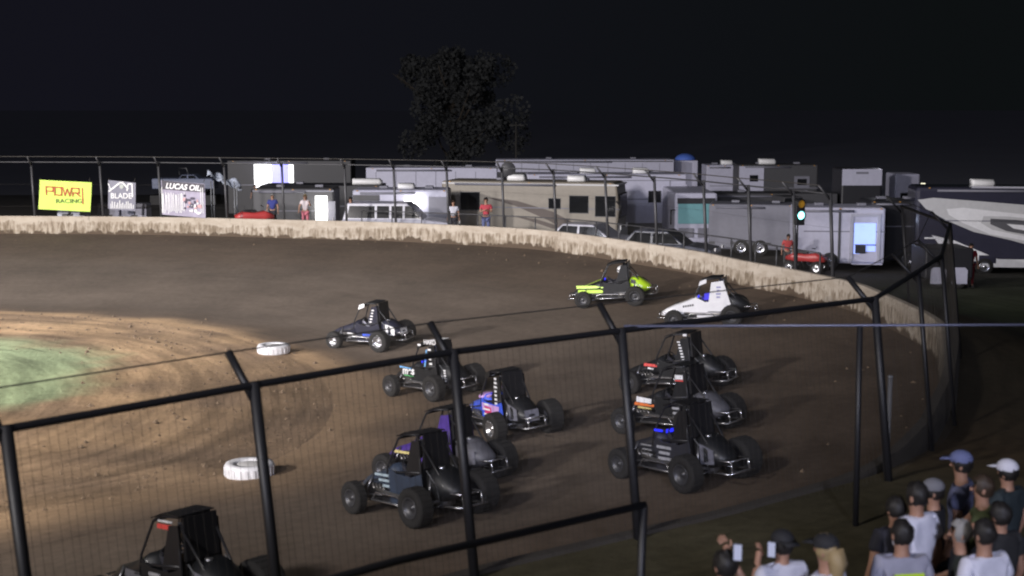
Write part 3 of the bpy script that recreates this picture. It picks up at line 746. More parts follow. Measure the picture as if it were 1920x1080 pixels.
midget('white midget race car with white side panels beside the far wall at right', 5.5, 38.6, 17,
  dict(short='white race car', hood=WHITEB, tank=BLKB, side=WHITEB, panel=WHITEB, visor=WHITEB, lower=BLKB, roof=BLKB, dash=BLUELED, helmet=(.05, .05, .4), hname='dark blue', suit=(.04, .03, .4), rim=DRIM,
       decals=[('dark_lettering', BLACK, lambda mb: [mb.box(.62-.07*k, .333, .60+.008*k, .045, .004, .06) for k in range(5)]), ('side_wing', WHITEB, lambda mb: (mb.prism([(-.10, .50), (-.26, 1.30), (-.62, 1.34), (-.80, .62), (-.72, .42)], .318, .330), mb.prism([(1.15, .34), (.9, .60), (.24, .86), (.0, .74), (-.12, .40)], .318, .328))), ('blue_panel', BLUEV, lambda mb: mb.prism([(.0, .74), (-.22, .74), (-.3, 1.0), (-.02, .96)], .255, .26)), ('grey_lettering', mat('grey_blue_lettering', (.3, .3, .5), .5), bars(-.47, 1.15, 4, .1, .14, .05, .334, .01))]))
midget('black midget race car with white lettering on hood and roof behind the second fence post', -1.9, 32.5, 46,
  dict(short='black race car with white hood lettering', hood=BLKB, tank=BLKB, roof=BLKB, rim=DRIM, dash=BLUELED, helmet=(.05, .08, .3), hname='blue', visor=BLKB,
       texts=[tside('mes', .29, WHITEL, .50, .63, .318, bold=.03, shear=.15), ('roof', 'HARD', .17, WHITEL, (-.42, .275, 1.40), LEFT, {'bold': .02}), ],
       decals=[('hood_edge', mat('cyan_decal', (.2, .5, .9), .4), onhood(.9, .34, .70, .73, .27, .305)), ('hood_underline', GREENL, onhood(.72, .32, .50, .52, .308)), ('roof_stripe', WHITEL, lambda mb: (mb.box(-.42, .0, 1.436, .3, .5, .006), mb.box(.02, .262, 1.32, .12, .006, .05))), ('sponsor_lines', WHITEL, bars(-.42, 1.22, 4, .12, .13, .05, .312)), ('tail_stripe', WHITEL, lambda mb: [mb.box(-.92, .300, .45+k*.065, .08, .006, .035) for k in range(5)]), ('cyan_stripe', mat('cyan_decal', (.2, .5, .9), .4), lambda mb: mb.prism([(-.16, .76), (-.2, .76), (-.34, 1.22), (-.30, 1.22)], .31, .318))]))
midget('black midget race car with blue and pink hood right of the foreground post', -.18, 27.3, 60,
  dict(short='blue and pink race car', hood=BLUEB, tank=BLKB, side=BLUEB, roof=BLKB, panel=BLKB, rim=CHR, helmet=(.03, .03, .03), hname='black', visor=BLKB, dash=BLUELED,
       decals=[('pink_side', PINKB, lambda mb: mb.prism([(.2, .54), (-.5, .52), (-.55, .68), (.2, .70)], .338, .3435)), ('pink_cowl', PINKB, lambda mb: mb.ell((.34, .12, .80), (.14, .2, .08))), ('magenta_decal', MAROON, lambda mb: mb.prism([(.1, .46), (-.22, .44), (-.2, .62), (.08, .64)], .34, .345)), ('sponsor_lines', WHITEL, bars(-.44, 1.27, 9, .09, .14, .045, .312, .01)), ('side_lettering', WHITEL, bars(.0, .68, 4, .11, .3, .04, .348)), ('visor_lettering', WHITEL, lambda mb: mb.box(.13, .05, 1.28, .012, .26, .05)), ('tail_print', mat('dim_print', (.16, .16, .19), .5, var=.6, scale=14), tank_back)]))
midget('black midget race car with red hood sticker at the top of the right-hand pack', 3.65, 30.2, 36,
  dict(short='black race car with red sticker', hood=BLKB, tank=BLKB, roof=BLKB, rim=DRIM, helmet=(.25, .25, .25), hname='grey',
       decals=[('red_sticker', REDB, onhood(.66, .30, .63, .70, .312, .325)), ('white_sticker', WHITEL, onhood(.56, .4, .56, .60, .312, .32)), ('sponsor_lines', WHITEL, bars(-.34, 1.22, 8, .07, .09, .035, .312, -.015)), ('roof_mark', WHITEL, lambda mb: mb.box(-.5, .275, 1.38, .1, .006, .05))]))
midget('black midget race car with white and orange hood decals in the right pack', 3.15, 26.0, 44,
  dict(short='black race car with orange decals', hood=BLKB, tank=GREYT, roof=BLKB, rim=DRIM, helmet=(.5, .5, .5), hname='light grey',
       decals=[('white_decal', WHITEL, onhood(.74, .34, .63, .74, .312, .325)), ('orange_decal', ORNB, onhood(.80, .28, .56, .62, .312, .325)), ('yellow_decal', YEL, onhood(.72, .36, .50, .54, .312, .32)), ('visor_sticker', WHITEL, lambda mb: mb.box(-.42, .314, 1.2, .2, .006, .09)), ('red_line', REDB, lambda mb: mb.box(-.42, .314, 1.13, .2, .006, .03)), ('sponsor_lines', mat('grey_print', (.4, .4, .42), .5), bars(-.3, .66, 4, .1, .22, .05, .345))]))
midget('dark charcoal midget race car with a glowing blue dash light lowest of the right-hand pack', 2.78, 22.2, 54,
  dict(short='charcoal race car with blue dash light', hood=mat('charcoal_body', (.035, .036, .045), .35, coat=.2), tank=BLKB, roof=BLACK, rim=DRIM, dash=BLUELED, helmet=(.04, .04, .05), hname='black',
       decals=[('blue_light_bar', BLUELED, lambda mb: mb.box(.16, .30, .90, .2, .02, .035)), ('side_print', mat('grey_print', (.4, .4, .42), .5), bars(.0, .62, 3, .1, .4, .05, .345)), ('tail_print', mat('dim_print', (.16, .16, .19), .5, var=.6, scale=14), tank_plate), ('sponsor_lines', mat('grey_print2', (.3, .3, .3), .5), bars(.5, .6, 3, .08, .3, .025, .31))]))
midget('purple midget race car with pale yellow hood stripe behind the second post near the fence', -1.22, 23.5, 42,
  dict(short='purple race car', hood=PURP, tank=GREYT, side=PURP, panel=PURP, roof=BLKB, rim=DRIM, helmet=(.1, .06, .25), hname='purple',
       decals=[('yellow_stripe', YEL, onhood(.95, .3, .52, .57, .305, .322)), ('white_flash', WHITEL, onhood(.5, .28, .45, .49, .315)), ('tail_print', mat('dim_print', (.16, .16, .19), .5, var=.6, scale=14), tank_plate)]))
midget('slate blue and black midget race car nearest the fence left of the second post', -1.5, 20.95, 48,
  dict(short='slate blue race car', hood=STEELB, tank=BLKB, side=STEELB, roof=BLACK, rim=DRIM, helmet=(.05, .05, .06), hname='black',
       decals=[('pale_stripes', mat('pale_blue_stripe', (.4, .5, .55), .5), lambda mb: [mb.box(.42-.1*k, .318, .66-.09*k, .46, .006, .042) for k in range(3)])]))
midget('black midget race car with red sun strip behind the fence mesh at lower left', -4.0, 16.0, 42,
  dict(short='black race car with red strip', hood=BLKB, tank=BLKB, roof=BLACK, rim=DRIM, helmet=(.05, .05, .06), hname='black', 
       decals=[('red_strip', REDB, lambda mb: mb.box(-.3, .285, 1.27, .34, .02, .06)), ('white_strip', WHITEL, lambda mb: mb.box(-.3, .284, 1.34, .3, .02, .02)), ('grey_panel', GREYT, onhood(.7, .3, .52, .62, .312)), ('side_print', mat('grey_print', (.4, .4, .42), .5), bars(-.05, .64, 3, .1, .42, .05, .345)), ('tail_print', mat('dim_print', (.16, .16, .19), .5, var=.6, scale=14), tank_back)]))

# ------------------------------------------------------------------ marker tyres on the infield edge
def marker(label, x, y, rz, R_=.46, h=.27):
    t = thing('infield_marker', label, 'track marker', (x, y, track_z(x, y)-.02), rz, 'white painted markers on the inside edge')
    p = [(R_*.55, .03), (R_*.75, 0), (R_*.95, .02), (R_, h*.2), (R_*.985, h*.5), (R_, h*.8), (R_*.95, h*.97), (R_*.75, h), (R_*.55, h*.95), (R_*.5, h*.5), (R_*.55, .03)]
    mb = MB().lathe(p, 36, 0, 'Z'); 
    for k in range(22):
        a = 2*PI*k/22; mb.box(R_*.985*math.cos(a), R_*.985*math.sin(a), h*.5, .03, .05, h*.6, 0, a)
    mb.build('tyre', mat('white_tyre_paint', (.72, .72, .74), .6, var=.25, scale=9, bump=.2), t)
    MB().lathe([(.001, h*.93), (R_*.4, h*.92), (R_*.56, h*.86)], 24, 0, 'Z').build('filled_centre', mat('white_fill', (.62, .61, .60), .8, var=.3), t)
marker('white painted tyre lying flat beside the leading navy car', -6.73, 38.6, .2)
marker('white painted tyre lying flat behind the first fence post in the foreground', -4.87, 25.05, .5)

# ------------------------------------------------------------------ pit vehicles
def wheels(t, xs, ys, r=.38, w=.26, m=None):
    for x in xs:
        for y in ys:
            wh = link('wheel', shared(('rw', r, w), lambda: MB().lathe([(r*.55, -w/2), (r*.9, -w/2), (r, -w*.35), (r, w*.35), (r*.9, w/2), (r*.55, w/2), (r*.5, 0), (r*.55, -w/2)], 20).mesh('tyre', RUBBER)), t, (x, y, r))
            s = 1 if y > 0 else -1
            link('rim', shared(('rr', r, w, s), lambda: MB().lathe([(r*.57, s*w*.3), (r*.6, s*w*.52), (r*.5, s*w*.45), (r*.2, s*w*.3), (r*.15, s*w*.5), (.001, s*w*.5)], 18).mesh('rim', STEEL)), wh)
def zg_at(x, y):
    i = nearest(x, y); d = math.dist(WS[i], (x, y)); return out_z(d, i)
def coach(name, label, cat, x, y, L, W, ztop, rz, body, wins=(), doors=(), lit=(), acs=(), clear=.45, prof=None, skirt=None, wx=None, front=None, group=None, stripes=(), bev=.1, trim=None):
    """box bodied vehicle, centre (x,y); -Y local is the side towards the track. coordinates x along, z above ground."""
    zg = zg_at(x, y); t = thing(name, label, cat, (x, y, zg), rz, group); H = ztop-zg
    prof = prof or [(-.5, clear/H), (-.5, 1), (.5, 1), (.5, clear/H)]
    poly = [(a*L, b*H) for a, b in prof]
    MB().prism(poly, -W/2, W/2).build('body', body, t, bevel=bev)
    if skirt: MB().box(0, 0, clear+.22, L*.985, W+.03, .34).build('skirt', skirt, t, bevel=.02)
    if trim: MB().box(0, 0, H-.12, L*.99, W+.02, .08).build('roof_trim', trim, t, bevel=.01)
    for (a, b, c, d) in wins:
        w = MB().box((a+b)/2, -W/2-.004, (c+d)/2, b-a, .03, d-c).build('window', DARKGLASS, t, bevel=.01)
        MB().path([(a, -W/2-.012, c), (b, -W/2-.012, c), (b, -W/2-.012, d), (a, -W/2-.012, d)], .025, 4, closed=True, smooth=False).build('frame', GREYST, w)
    for (a, b, c, d, m) in doors:
        w = MB().box((a+b)/2, -W/2-.006, (c+d)/2, b-a, .05, d-c).build('door', m, t, bevel=.01)
        MB().box(b-.12, -W/2-.05, (c+d)/2, .04, .04, .16).build('handle', STEEL, w)
    for (a, b, c, d, m) in lit:
        MB().box((a+b)/2, -W/2-.01, (c+d)/2, b-a, .02, d-c).build('lit_opening', m, t)
    for (ax, al, ah) in acs:
        MB().loft([rect_sec(ax-al/2, .35, H, H+ah, .05), rect_sec(ax-al*.4, .4, H-.02, H+ah, .1), rect_sec(ax+al*.4, .4, H-.02, H+ah, .1), rect_sec(ax+al/2, .3, H, H+ah*.6, .05)], smooth=True).build('air_conditioner', WHITEP, t)
    if L > 2.4 and W > 2:
        MB().path([(-L*.42, -W/2-.05, H-.16), (L*.15, -W/2-.05, H-.16)], .055, 8).build('awning_roll', GRY, t)
        for k in range(max(2, int(L/2))):
            a = -L/2+.7+k*(L-1.4)/max(1, int(L/2)-1)
            MB().box(a, -W/2-.012, clear+.38, .75, .02, .36).build('hatch', body, t, bevel=.008)
        for k in (-.45, 0, .45): MB().box(k*L, -W/2-.015, H-.05, .08, .03, .04).build('marker_light', mat('amber_marker', (.5, .25, .05), .4), t)
        for k in (-.2, .28): MB().box(k*L, .2, H+.06, .4, .4, .12).build('roof_vent', GRY, t, bevel=.03)
        MB().box(L*.05, -W/2-.008, H*.62, L*.9, .012, .05).build('pinstripe', GRY, t)
    r = .4
    wheels(t, wx if wx is not None else (-L*.3, L*.32), (-W/2+.1, W/2-.1), r)
    for nm, m, fn in stripes:
        mb = MB(); fn(mb, L, W, H); mb.build(nm, m, t)
    return t, H
LAV = mat('pale_white_bodywork', (.43, .43, .53), .5); BEI = mat('beige_bodywork', (.235, .208, .168), .45); DKB = mat('dark_bodywork', (.016, .016, .02), .5)
GRY = mat('grey_bodywork', (.17, .17, .205), .5); DGY = mat('dark_grey_bodywork', (.055, .055, .06), .5); SIL = mat('silver_bodywork', (.36, .36, .42), .35, coat=.3)
BRN = mat('brown_stripe', (.07, .05, .04), .5); WST = mat('white_stripe', (.72, .72, .74), .4); GST = mat('grey_stripe', (.50, .50, .51), .4)
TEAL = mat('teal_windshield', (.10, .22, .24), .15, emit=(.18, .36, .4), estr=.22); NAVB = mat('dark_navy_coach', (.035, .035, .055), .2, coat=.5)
def ribs(mb, L, W, H):
    for k in range(int(L/1.2)): mb.box(-L/2+.6+k*1.2, -W/2-.01, H*.55, .03, .02, H*.78)
def hauler(label, x0, x1, y, ztop, body=LAV, **k):
    return coach('race_hauler', label, 'trailer', (x0+x1)/2, y, x1-x0, 2.5, ztop, 0, body, clear=.7, bev=.05, group='tall haulers and trailers in the back rows', **k)

hauler('long plain white hauler behind the silver station wagon', -8.8, -.9, 85, 3.13, stripes=[('seam', GRY, ribs)], doors=[(-3.6, -2.9, .75, 2.9, LAV)])
hauler('tall white hauler in the back row above the beige motorhome with a shaded awning strip', -1.13, 11.27, 98, 3.09, trim=DGY, stripes=[('awning', DKB, lambda mb, L, W, H: mb.box(-L*.3, -W/2-.25, H-1.1, L*.4, .5, .5)), ('seam', GRY, ribs)])
hauler('black hauler at the left whose open rear glows white and violet', -18.6, -10.5, 92, 3.28, DKB, lit=[(-2.28, -1.15, 1.35, 4.0, GLOW), (-1.12, -.05, 1.35, 4.0, GLOWB), (-.03, .28, 1.35, 4.0, GLOW)])
# white fifth wheel
coach('fifth_wheel_camper', 'white fifth wheel camper with dark windows right of the beige motorhome', 'camper', 5.3, 79, 9.0, 2.5, 3.05, 0, LAV, wins=[(2.35, 3.05, 2.1, 2.75), (-1.5, -.9, 2.2, 2.7)],
      stripes=[('slide_out', LAV, lambda mb, L, W, H: mb.box(4.05, -W/2-.12, H*.55, .8, .24, H*.6)), ('pinstripe', GRY, lambda mb, L, W, H: (mb.box(3.55, -W/2-.015, H*.55, .05, .02, H*.7), mb.box(1., -W/2-.015, H-.35, 7., .02, .04))), ('skirting', DGY, lambda mb, L, W, H: mb.box(0, -W/2+.05, .6, L*.97, .2, .7))], acs=[(-1, .9, .3), (2, .9, .3)])
# beige motorhome
D, H = coach('motorhome', 'beige motorhome with brown swoosh stripes parked behind the man in the red shirt', 'motorhome', 1.15, 70.2, 9.1, 2.5, 3.12, R(-14), BEI,
   prof=[(-.5, .13), (-.5, .97), (-.49, 1), (.46, 1), (.485, .97), (.5, .62), (.49, .35), (.5, .13)],
   wins=[(-3.55, -2.55, 1.95, 2.85), (1.0, 1.6, 2.1, 2.6), (2.05, 3.0, 1.9, 2.75), (3.35, 4.35, 1.75, 2.75)], acs=[(-.9, .9, .3), (2.2, .9, .28)], trim=GST,
   stripes=[('swoosh', BRN, lambda mb, L, W, H: (mb.flat([(-2.3, 2.62), (-.6, 2.45), (1.2, 1.95), (2.6, 1.25), (2.7, 1.05), (1.9, 1.05), (.9, 1.55), (-.7, 2.2)], -W/2-.006), mb.flat([(-1., 1.75), (.4, 1.55), (2.0, 1.1), (1.2, 1.1), (.2, 1.42)], -W/2-.006))),
            ('lower_swoosh', GST, lambda mb, L, W, H: mb.flat([(-1.2, .72), (1.0, .72), (2.4, 1.0), (2.4, .9), (1.2, .55), (-1.2, .55)], -W/2-.006))])
MB().add([(4.40, -1.12, 1.6), (4.40, 1.12, 1.6), (4.57, 1.12, 1.6)], []).v
MB().box(4.5, 0, 2.25, .12, 2.2, 1.2).build('windshield', DARKGLASS, D, bevel=.05)
MB().box(4.52, 0, .85, .14, 2.3, .5).build('front_bumper', GST, D, bevel=.05)
for s in (-1, 1):
    MB().box(4.58, s*.9, 1.2, .08, .3, .22).build('headlight', WHITEP, D, bevel=.03)
MB().path([(4.4, -1.25, 2.5), (4.65, -1.45, 2.3), (4.65, -1.45, 1.9)], .035, 6).build('mirror_arm', BLACK, D)
# awning + satellite clutter on the motorhome roof
sd = thing('satellite_dish', 'dark satellite dish on the roof of the beige motorhome', 'dish', (-.3, 70.3, 3.12))
MB().path([(0, 0, 0), (0, 0, .3), (.1, -.1, .45)], .03, 6).build('mast', BLACK, sd)
MB().lathe([(.001, 0), (.2, .03), (.38, .12), (.39, .13)], 18, 0, 'Y', (.1, -.25, .55)).build('dish', DGY, sd)
# silver SUV
def car_body(name, label, cat, x, y, rz, L, H, W, paint, prof, cab, wins, r=.36, wx=None, group=None):
    zg = zg_at(x, y); t = thing(name, label, cat, (x, y, zg), rz, group)
    MB().prism(prof, -W/2, W/2).build('body', paint, t, bevel=.06)
    n = len(cab)
    zb = min(z for _, z in cab); zt = max(z for _, z in cab)
    def sec(s): return [(a, s*(W/2-.06-.12*(b-zb)/(zt-zb)), b) for a, b in cab]
    MB().loft([sec(-1), sec(1)]).build('cabin', paint, t, bevel=.04)
    for (a, b, c, d, sl) in wins:
        y0 = -(W/2-.06-.12*(c-zb)/(zt-zb))-.006; y1 = -(W/2-.06-.12*(d-zb)/(zt-zb))-.006
        for s in (1, -1):
            MB().add([(a, s*y0, c), (b, s*y0, c), (b-sl[1], s*y1, d), (a+sl[0], s*y1, d)], [(0, 1, 2, 3)]).build('window', DARKGLASS, t)
    wheels(t, wx, (-W/2+.1, W/2-.1), r, .24)
    for s in (-1, 1):
        MB().box(L/2-.02, s*(W/2-.2), H*.5, .06, .25, .14).build('headlight', WHITEP, t, bevel=.02)
        MB().box(-L/2+.02, s*(W/2-.15), H*.52, .06, .16, .24).build('tail_light', mat('red_lens', (.4, .02, .02), .3), t, bevel=.02)
    return t
suvp = [(-2.6, .35), (-2.62, 1.05), (-2.5, 1.15), (1.1, 1.15), (2.35, 1.0), (2.5, .85), (2.5, .4)]
car_body('station_wagon', 'silver long roofed station wagon with dark side windows just beyond the far wall', 'car', -4.95, 62.3, R(-4), 5.1, 1.85, 1.9, SIL, suvp, [(-2.55, 1.12), (-2.35, 1.86), (.35, 1.86), (1.1, 1.12)],
   [(-2.35, -1.1, 1.2, 1.74, (.12, .0)), (-1.0, -.45, 1.2, 1.74, (0, 0)), (-.35, .15, 1.2, 1.74, (0, .0)), (.25, .98, 1.2, 1.74, (0, .45))], wx=(-1.6, 1.65))
# camper behind it
coach('camper_trailer', 'small white camper with one brightly lit window behind the station wagon', 'camper', -5.3, 67.2, 4.6, 2.3, 2.9, 0, LAV, wins=[(-.75, -.5, 1.9, 2.35)], lit=[(.15, .85, 1.55, 2.55, GLOW)],
      stripes=[('dark_end', DGY, lambda mb, L, W, H: mb.box(-L/2+.65, -W/2-.02, H*.52, 1.25, .05, H*.8)), ('grey_end', GRY, lambda mb, L, W, H: mb.box(L/2-.5, -W/2-.02, H*.5, .95, .05, H*.78))], acs=[(.2, .8, .25)], wx=(0,))
coach('enclosed_trailer', 'dark grey enclosed trailer with a bright open doorway behind the woman in shorts', 'trailer', -10.4, 67, 3.9, 2.2, 2.97, 0, DGY, lit=[(1.05, 1.62, .45, 2.45, GLOW)], doors=[(1.66, 2.0, .5, 2.2, GRY)], wx=(-.4, .4), trim=GRY)
hauler('dark box trailer with a pale roof vent behind the grey trailer at left', -13.6, -7.0, 76, 2.6, DKB, acs=[(2.4, 1.6, .3)])
# pickup behind the LUCAS banner
pk = car_body('pickup_truck', 'pale blue pickup truck with a bed rack behind the banner with white lettering', 'pickup truck', -25.9, 110, 0, 4.3, 1.7, 1.9, mat('pale_blue_paint', (.33, .38, .56), .4, coat=.3),
   [(-2.4, .5), (-2.4, 1.3), (2.3, 1.3), (2.45, 1.1), (2.45, .5)], [(-.3, 1.28), (-.1, 1.6), (.9, 1.6), (1.3, 1.28)], [(-.2, .35, 1.32, 1.55, (.1, 0)), (.45, 1.15, 1.32, 1.55, (0, .25))], wx=(-1.5, 1.5))
pk.location.z += .8
MB().box(0, 0, -.4, 5.2, 1.9, .8).build('trailer_deck', DKB, pk, bevel=.03)
MB().path([(-.3, -.5, 1.6), (-.35, -.5, 2.1), (.25, -.5, 2.1), (.4, -.5, 1.6)], .045, 6).build('rack', GREYST, pk)
# bluish covered quad on a rack
tp = thing('tarpaulin', 'crumpled white and blue tarpaulin on a stand right of the LUCAS OIL banner', 'tarpaulin', (-13.75, 66, zg_at(-13.75, 66)))
mb = MB(); vs = []; nx, ny = 16, 8
for j in range(ny+1):
    for i in range(nx+1):
        u = i/nx; v = j/ny
        vs.append((-.65+u*1.5, -.4+v*.8, 3.35-.65*u+.12*math.sin(u*14+v*5)+.1*math.sin(v*9+u*3)-(.5*abs(v-.5))))
mb.add(vs, [(j*(nx+1)+i, j*(nx+1)+i+1, (j+1)*(nx+1)+i+1, (j+1)*(nx+1)+i) for j in range(ny) for i in range(nx)], 0, True)
mb.build('sheet', mat('blue_white_tarp', (.5, .55, .75), .5, var=.6, scale=3), tp)
mb = MB()
for p in ((-.5, -.3), (.6, -.3), (.6, .3), (-.5, .3)): mb.path([(p[0], p[1], 0), (p[0], p[1], 2.85)], .03, 6)
mb.build('stand', GREYST, tp)
# grey boxes below the banners
for (lb, x0, x1, zt, mm) in (('pale grey utility box with a dark panel below the yellow green banner', -20.85, -19.6, 2.02, mat('pale_box', (.45, .47, .55), .5)), ('left pale grey cargo box below the grey square banner', -19.0, -17.95, 2.2, mat('lavender_box', (.34, .34, .42), .5)), ('right pale grey cargo box with a raised lid beside the far wall', -17.9, -16.75, 2.2, mat('lavender_box', (.34, .34, .42), .5))):
    y = 63.9; zg = zg_at((x0+x1)/2, y); t = thing('cargo_box', lb, 'box', ((x0+x1)/2, y, zg), 0, 'cargo boxes beyond the far wall at left')
    h = zt-zg; w = x1-x0
    MB().box(0, 0, h*.5, w, .9, h).build('case', mm, t, bevel=.03)
    MB().box(0, 0, h+.13, w*.98, .85, .2).build('lid', GRY, t, bevel=.03)
    MB().box(0, -.46, h*.62, .3, .03, .12).build('latch', DGY, t, bevel=.01)
    if mm.name == 'pale_box': MB().box(-.15, -.46, h-.2, .5, .03, .3).build('panel', DGY, t)
# quad bike with rider
def quad(label, x, y, rz, body):
    zg = zg_at(x, y); t = thing('quad_bike', label, 'quad bike', (x, y, zg), rz, 'quad bikes beyond the far wall')
    MB().loft([rect_sec(-.85, .25, .55, .7), rect_sec(-.5, .4, .5, .85), rect_sec(0, .22, .5, .8), rect_sec(.45, .36, .5, .88), rect_sec(.85, .28, .5, .72)], smooth=True).build('fairing', body, t)
    MB().box(-.2, 0, .88, .6, .28, .1).build('seat', BLACK, t, bevel=.04)
    MB().path([(.35, -.35, 1.1), (.4, 0, 1.05), (.35, .35, 1.1)], .02, 6).build('handlebar', BLACK, t)
    MB().path([(.8, -.3, .75), (.95, -.3, .8), (.95, .3, .8), (.8, .3, .75)], .02, 6).build('rack', BLACK, t)
    wheels(t, (-.6, .6), (-.42, .42), .28, .24)
quad('red quad bike behind the far wall next to the dark grey trailer', -11.5, 61.75, .3, mat('red_plastic', (.42, .04, .04), .4))
quad('red quad bike near the white trailer under the green signal light', 12.7, 59.5, -.5, mat('red_plastic', (.42, .04, .04), .4))
# parked cars right of the motorhome
sed = [(-2.2, .3), (-2.25, .8), (-1.9, .9), (1.2, .88), (2.1, .75), (2.2, .55), (2.2, .3)]
car_body('saloon_car', 'dull silver saloon car half hidden behind the far wall right of the motorhome', 'car', 3.6, 60.3, R(-25), 4.4, 1.4, 1.8, SIL, sed, [(-1.8, .88), (-1.2, 1.4), (.2, 1.4), (1.0, .88)], [(-1.5, -.5, .94, 1.32, (.3, 0)), (-.4, .75, .94, 1.32, (0, .4))], .32, (-1.35, 1.35))
car_body('saloon_car', 'dark blue grey saloon car in front of the white fifth wheel camper', 'car', 6.6, 59.0, R(-20), 4.6, 1.5, 1.85, mat('dark_slate_paint', (.05, .055, .08), .35, coat=.3), sed, [(-1.8, .88), (-1.2, 1.45), (.2, 1.45), (1.0, .88)], [(-1.5, -.5, .94, 1.36, (.3, 0)), (-.4, .75, .94, 1.36, (0, .4))], .34, (-1.35, 1.35))
# bus front
bt, H = coach('bus', 'small pale bus seen from the front with a wide teal windshield', 'bus', 9.5, 74.5, 2.2, 6.0, 2.4, 0, LAV, clear=.35, wx=(), bev=.12)
MB().box(0, -3.02, H*.64, 1.85, .06, H*.36).build('windshield', TEAL, bt, bevel=.04)
MB().box(0, -3.03, H*.86, 1.95, .06, H*.1).build('header_panel', DKB, bt, bevel=.02)
for s in (-1, 1):
    MB().box(s*.5, -3.03, H*.3, .8, .06, .5).build('grille', GRY, bt, bevel=.03); MB().box(s*.95, -3.05, H*.3, .2, .06, .2).build('headlight', WHITEP, bt, bevel=.03)
    MB().path([(s*1.1, -2.95, H*.7), (s*1.3, -3.1, H*.7), (s*1.3, -3.1, H*.45)], .05, 6).build('mirror', BLACK, bt)
wheels(bt, (-.9, .9), (-2.2, 1.8), .4)
coach('enclosed_trailer', 'plain grey enclosed trailer right of the bus', 'trailer', 11.85, 68.3, 4.1, 2.2, 2.12, R(-12), GRY, stripes=[('lower_trim', DGY, lambda mb, L, W, H: mb.box(0, -W/2-.01, .62, L*.98, .02, .12)), ('seam', DGY, lambda mb, L, W, H: mb.box(0, -W/2-.012, H*.55, .04, .02, H*.75))], wx=(-.45, .45), clear=.3)
wt, H = coach('enclosed_trailer', 'white enclosed trailer with its open end glowing blue at right', 'trailer', 14.55, 62.0, 3.9, 2.4, 2.45, R(-6), LAV, lit=[(.62, 1.55, .75, 2.1, mat('lit_blue_workshop', (.3, .4, .9), .8, emit=(.30, .42, 1.), estr=1.0))],
   stripes=[('side_shade', DGY, lambda mb, L, W, H: mb.box(-.02, -W/2-.02, H*.55, .1, .04, H*.85)), ('door_frame', SIL, lambda mb, L, W, H: (mb.box(.5, -W/2-.03, H*.5, .14, .08, H*.72), mb.box(1.68, -W/2-.03, H*.5, .12, .08, H*.72), mb.box(1.1, -W/2-.03, H*.88, 1.3, .08, .12)))], clear=.3, wx=(-1.2, -.4))
MB().box(1.1, -1.26, 1.15, .9, .06, .04).build('shelf', DGY, wt); MB().box(.9, -1.28, .95, .45, .1, .35).build('toolbox', DKB, wt, bevel=.02); MB().box(1.1, -1.6, .38, 1.3, .8, .05).build('ramp', LAV, wt)
coach('enclosed_trailer', 'black enclosed trailer right of the glowing white trailer', 'trailer', 17.6, 64, 2.6, 2.3, 2.6, 0, DKB, clear=.3, wx=(.4,))
# back-row clutter at right
hauler('white trailer with a blue cover on its roof in the back row', 11.5, 13.2, 100, 2.95, wx=(0,))
hauler('second white trailer in the back row right of the blue cover', 13.4, 15.9, 97, 2.75, acs=[(.3, .8, .3)], wx=(0,))
cv = thing('roof_cover', 'bright blue cover on a trailer roof in the back row', 'cover', (12.4, 99.6, 2.95))
MB().ell((0, 0, .02), (.75, .8, .45), 0, 10, lambda a, b, z: z > -.0).build('cover', mat('blue_cover', (.08, .16, .55), .5), cv)
coach('camper_trailer', 'white nosed camper with one small dark window high in the back row', 'camper', 17.4, 92, 5.2, 2.4, 3.0, 0, DGY, wx=(0,), acs=[(-.55, 1.1, .35)],
   stripes=[('white_front', LAV, lambda mb, L, W, H: mb.box(-L/2+.85, -W/2-.03, H*.7, 1.6, .06, H*.55)), ('small_window', DARKGLASS, lambda mb, L, W, H: mb.box(-L/2+1.0, -W/2-.07, H*.78, .55, .03, .42)), ('rear_window', DARKGLASS, lambda mb, L, W, H: mb.box(L/2-1.05, -W/2-.07, H*.72, .6, .03, .4)), ('rear_surround', GRY, lambda mb, L, W, H: mb.box(L/2-1.05, -W/2-.03, H*.72, 1.0, .05, .75))])
hauler('low dark trailer in shadow behind the grey enclosed trailer', 11.0, 18.5, 80, 1.9, DGY)
coach('box_truck', 'white box truck body standing high behind the dark trailers at right', 'truck', 19.85, 80, 2.3, 2.4, 3.32, 0, DKB, wx=(0,), stripes=[('white_panel', LAV, lambda mb, L, W, H: mb.box(0, -W/2-.03, H-.5, L*.98, .05, .92)), ('sign_line', GRY, lambda mb, L, W, H: mb.box(0, -W/2-.06, H-.25, .7, .02, .12))])
coach('camper_trailer', 'small white camper end with a dark window right of the box truck', 'camper', 23.9, 85, 1.5, 2.2, 2.75, 0, LAV, wins=[(-.4, .4, 1.9, 2.6)], wx=(0,))
car_body('pickup_truck', 'white pickup truck parked in front of the small camper at right', 'pickup truck', 21.0, 74, R(-30), 4.9, 1.7, 1.9, LAV, [(-2.4, .5), (-2.4, 1.2), (2.3, 1.15), (2.45, 1.0), (2.45, .5)], [(-.3, 1.18), (-.1, 1.8), (.9, 1.8), (1.4, 1.18)], [(-.2, .35, 1.25, 1.72, (.1, 0)), (.45, 1.15, 1.25, 1.72, (0, .25))], wx=(-1.5, 1.5)).location.z += .9
car_body('pickup_truck', 'dark pickup truck with pale roof between the grey trailer and the back row', 'pickup truck', 14.5, 75, R(15), 4.9, 1.7, 1.9, DGY, [(-2.4, .5), (-2.4, 1.2), (2.3, 1.15), (2.45, 1.0), (2.45, .5)], [(-.3, 1.18), (-.1, 1.8), (.9, 1.8), (1.4, 1.18)], [(-.2, .35, 1.25, 1.72, (.1, 0)), (.45, 1.15, 1.25, 1.72, (0, .25))], wx=(-1.5, 1.5)).location.z += .9
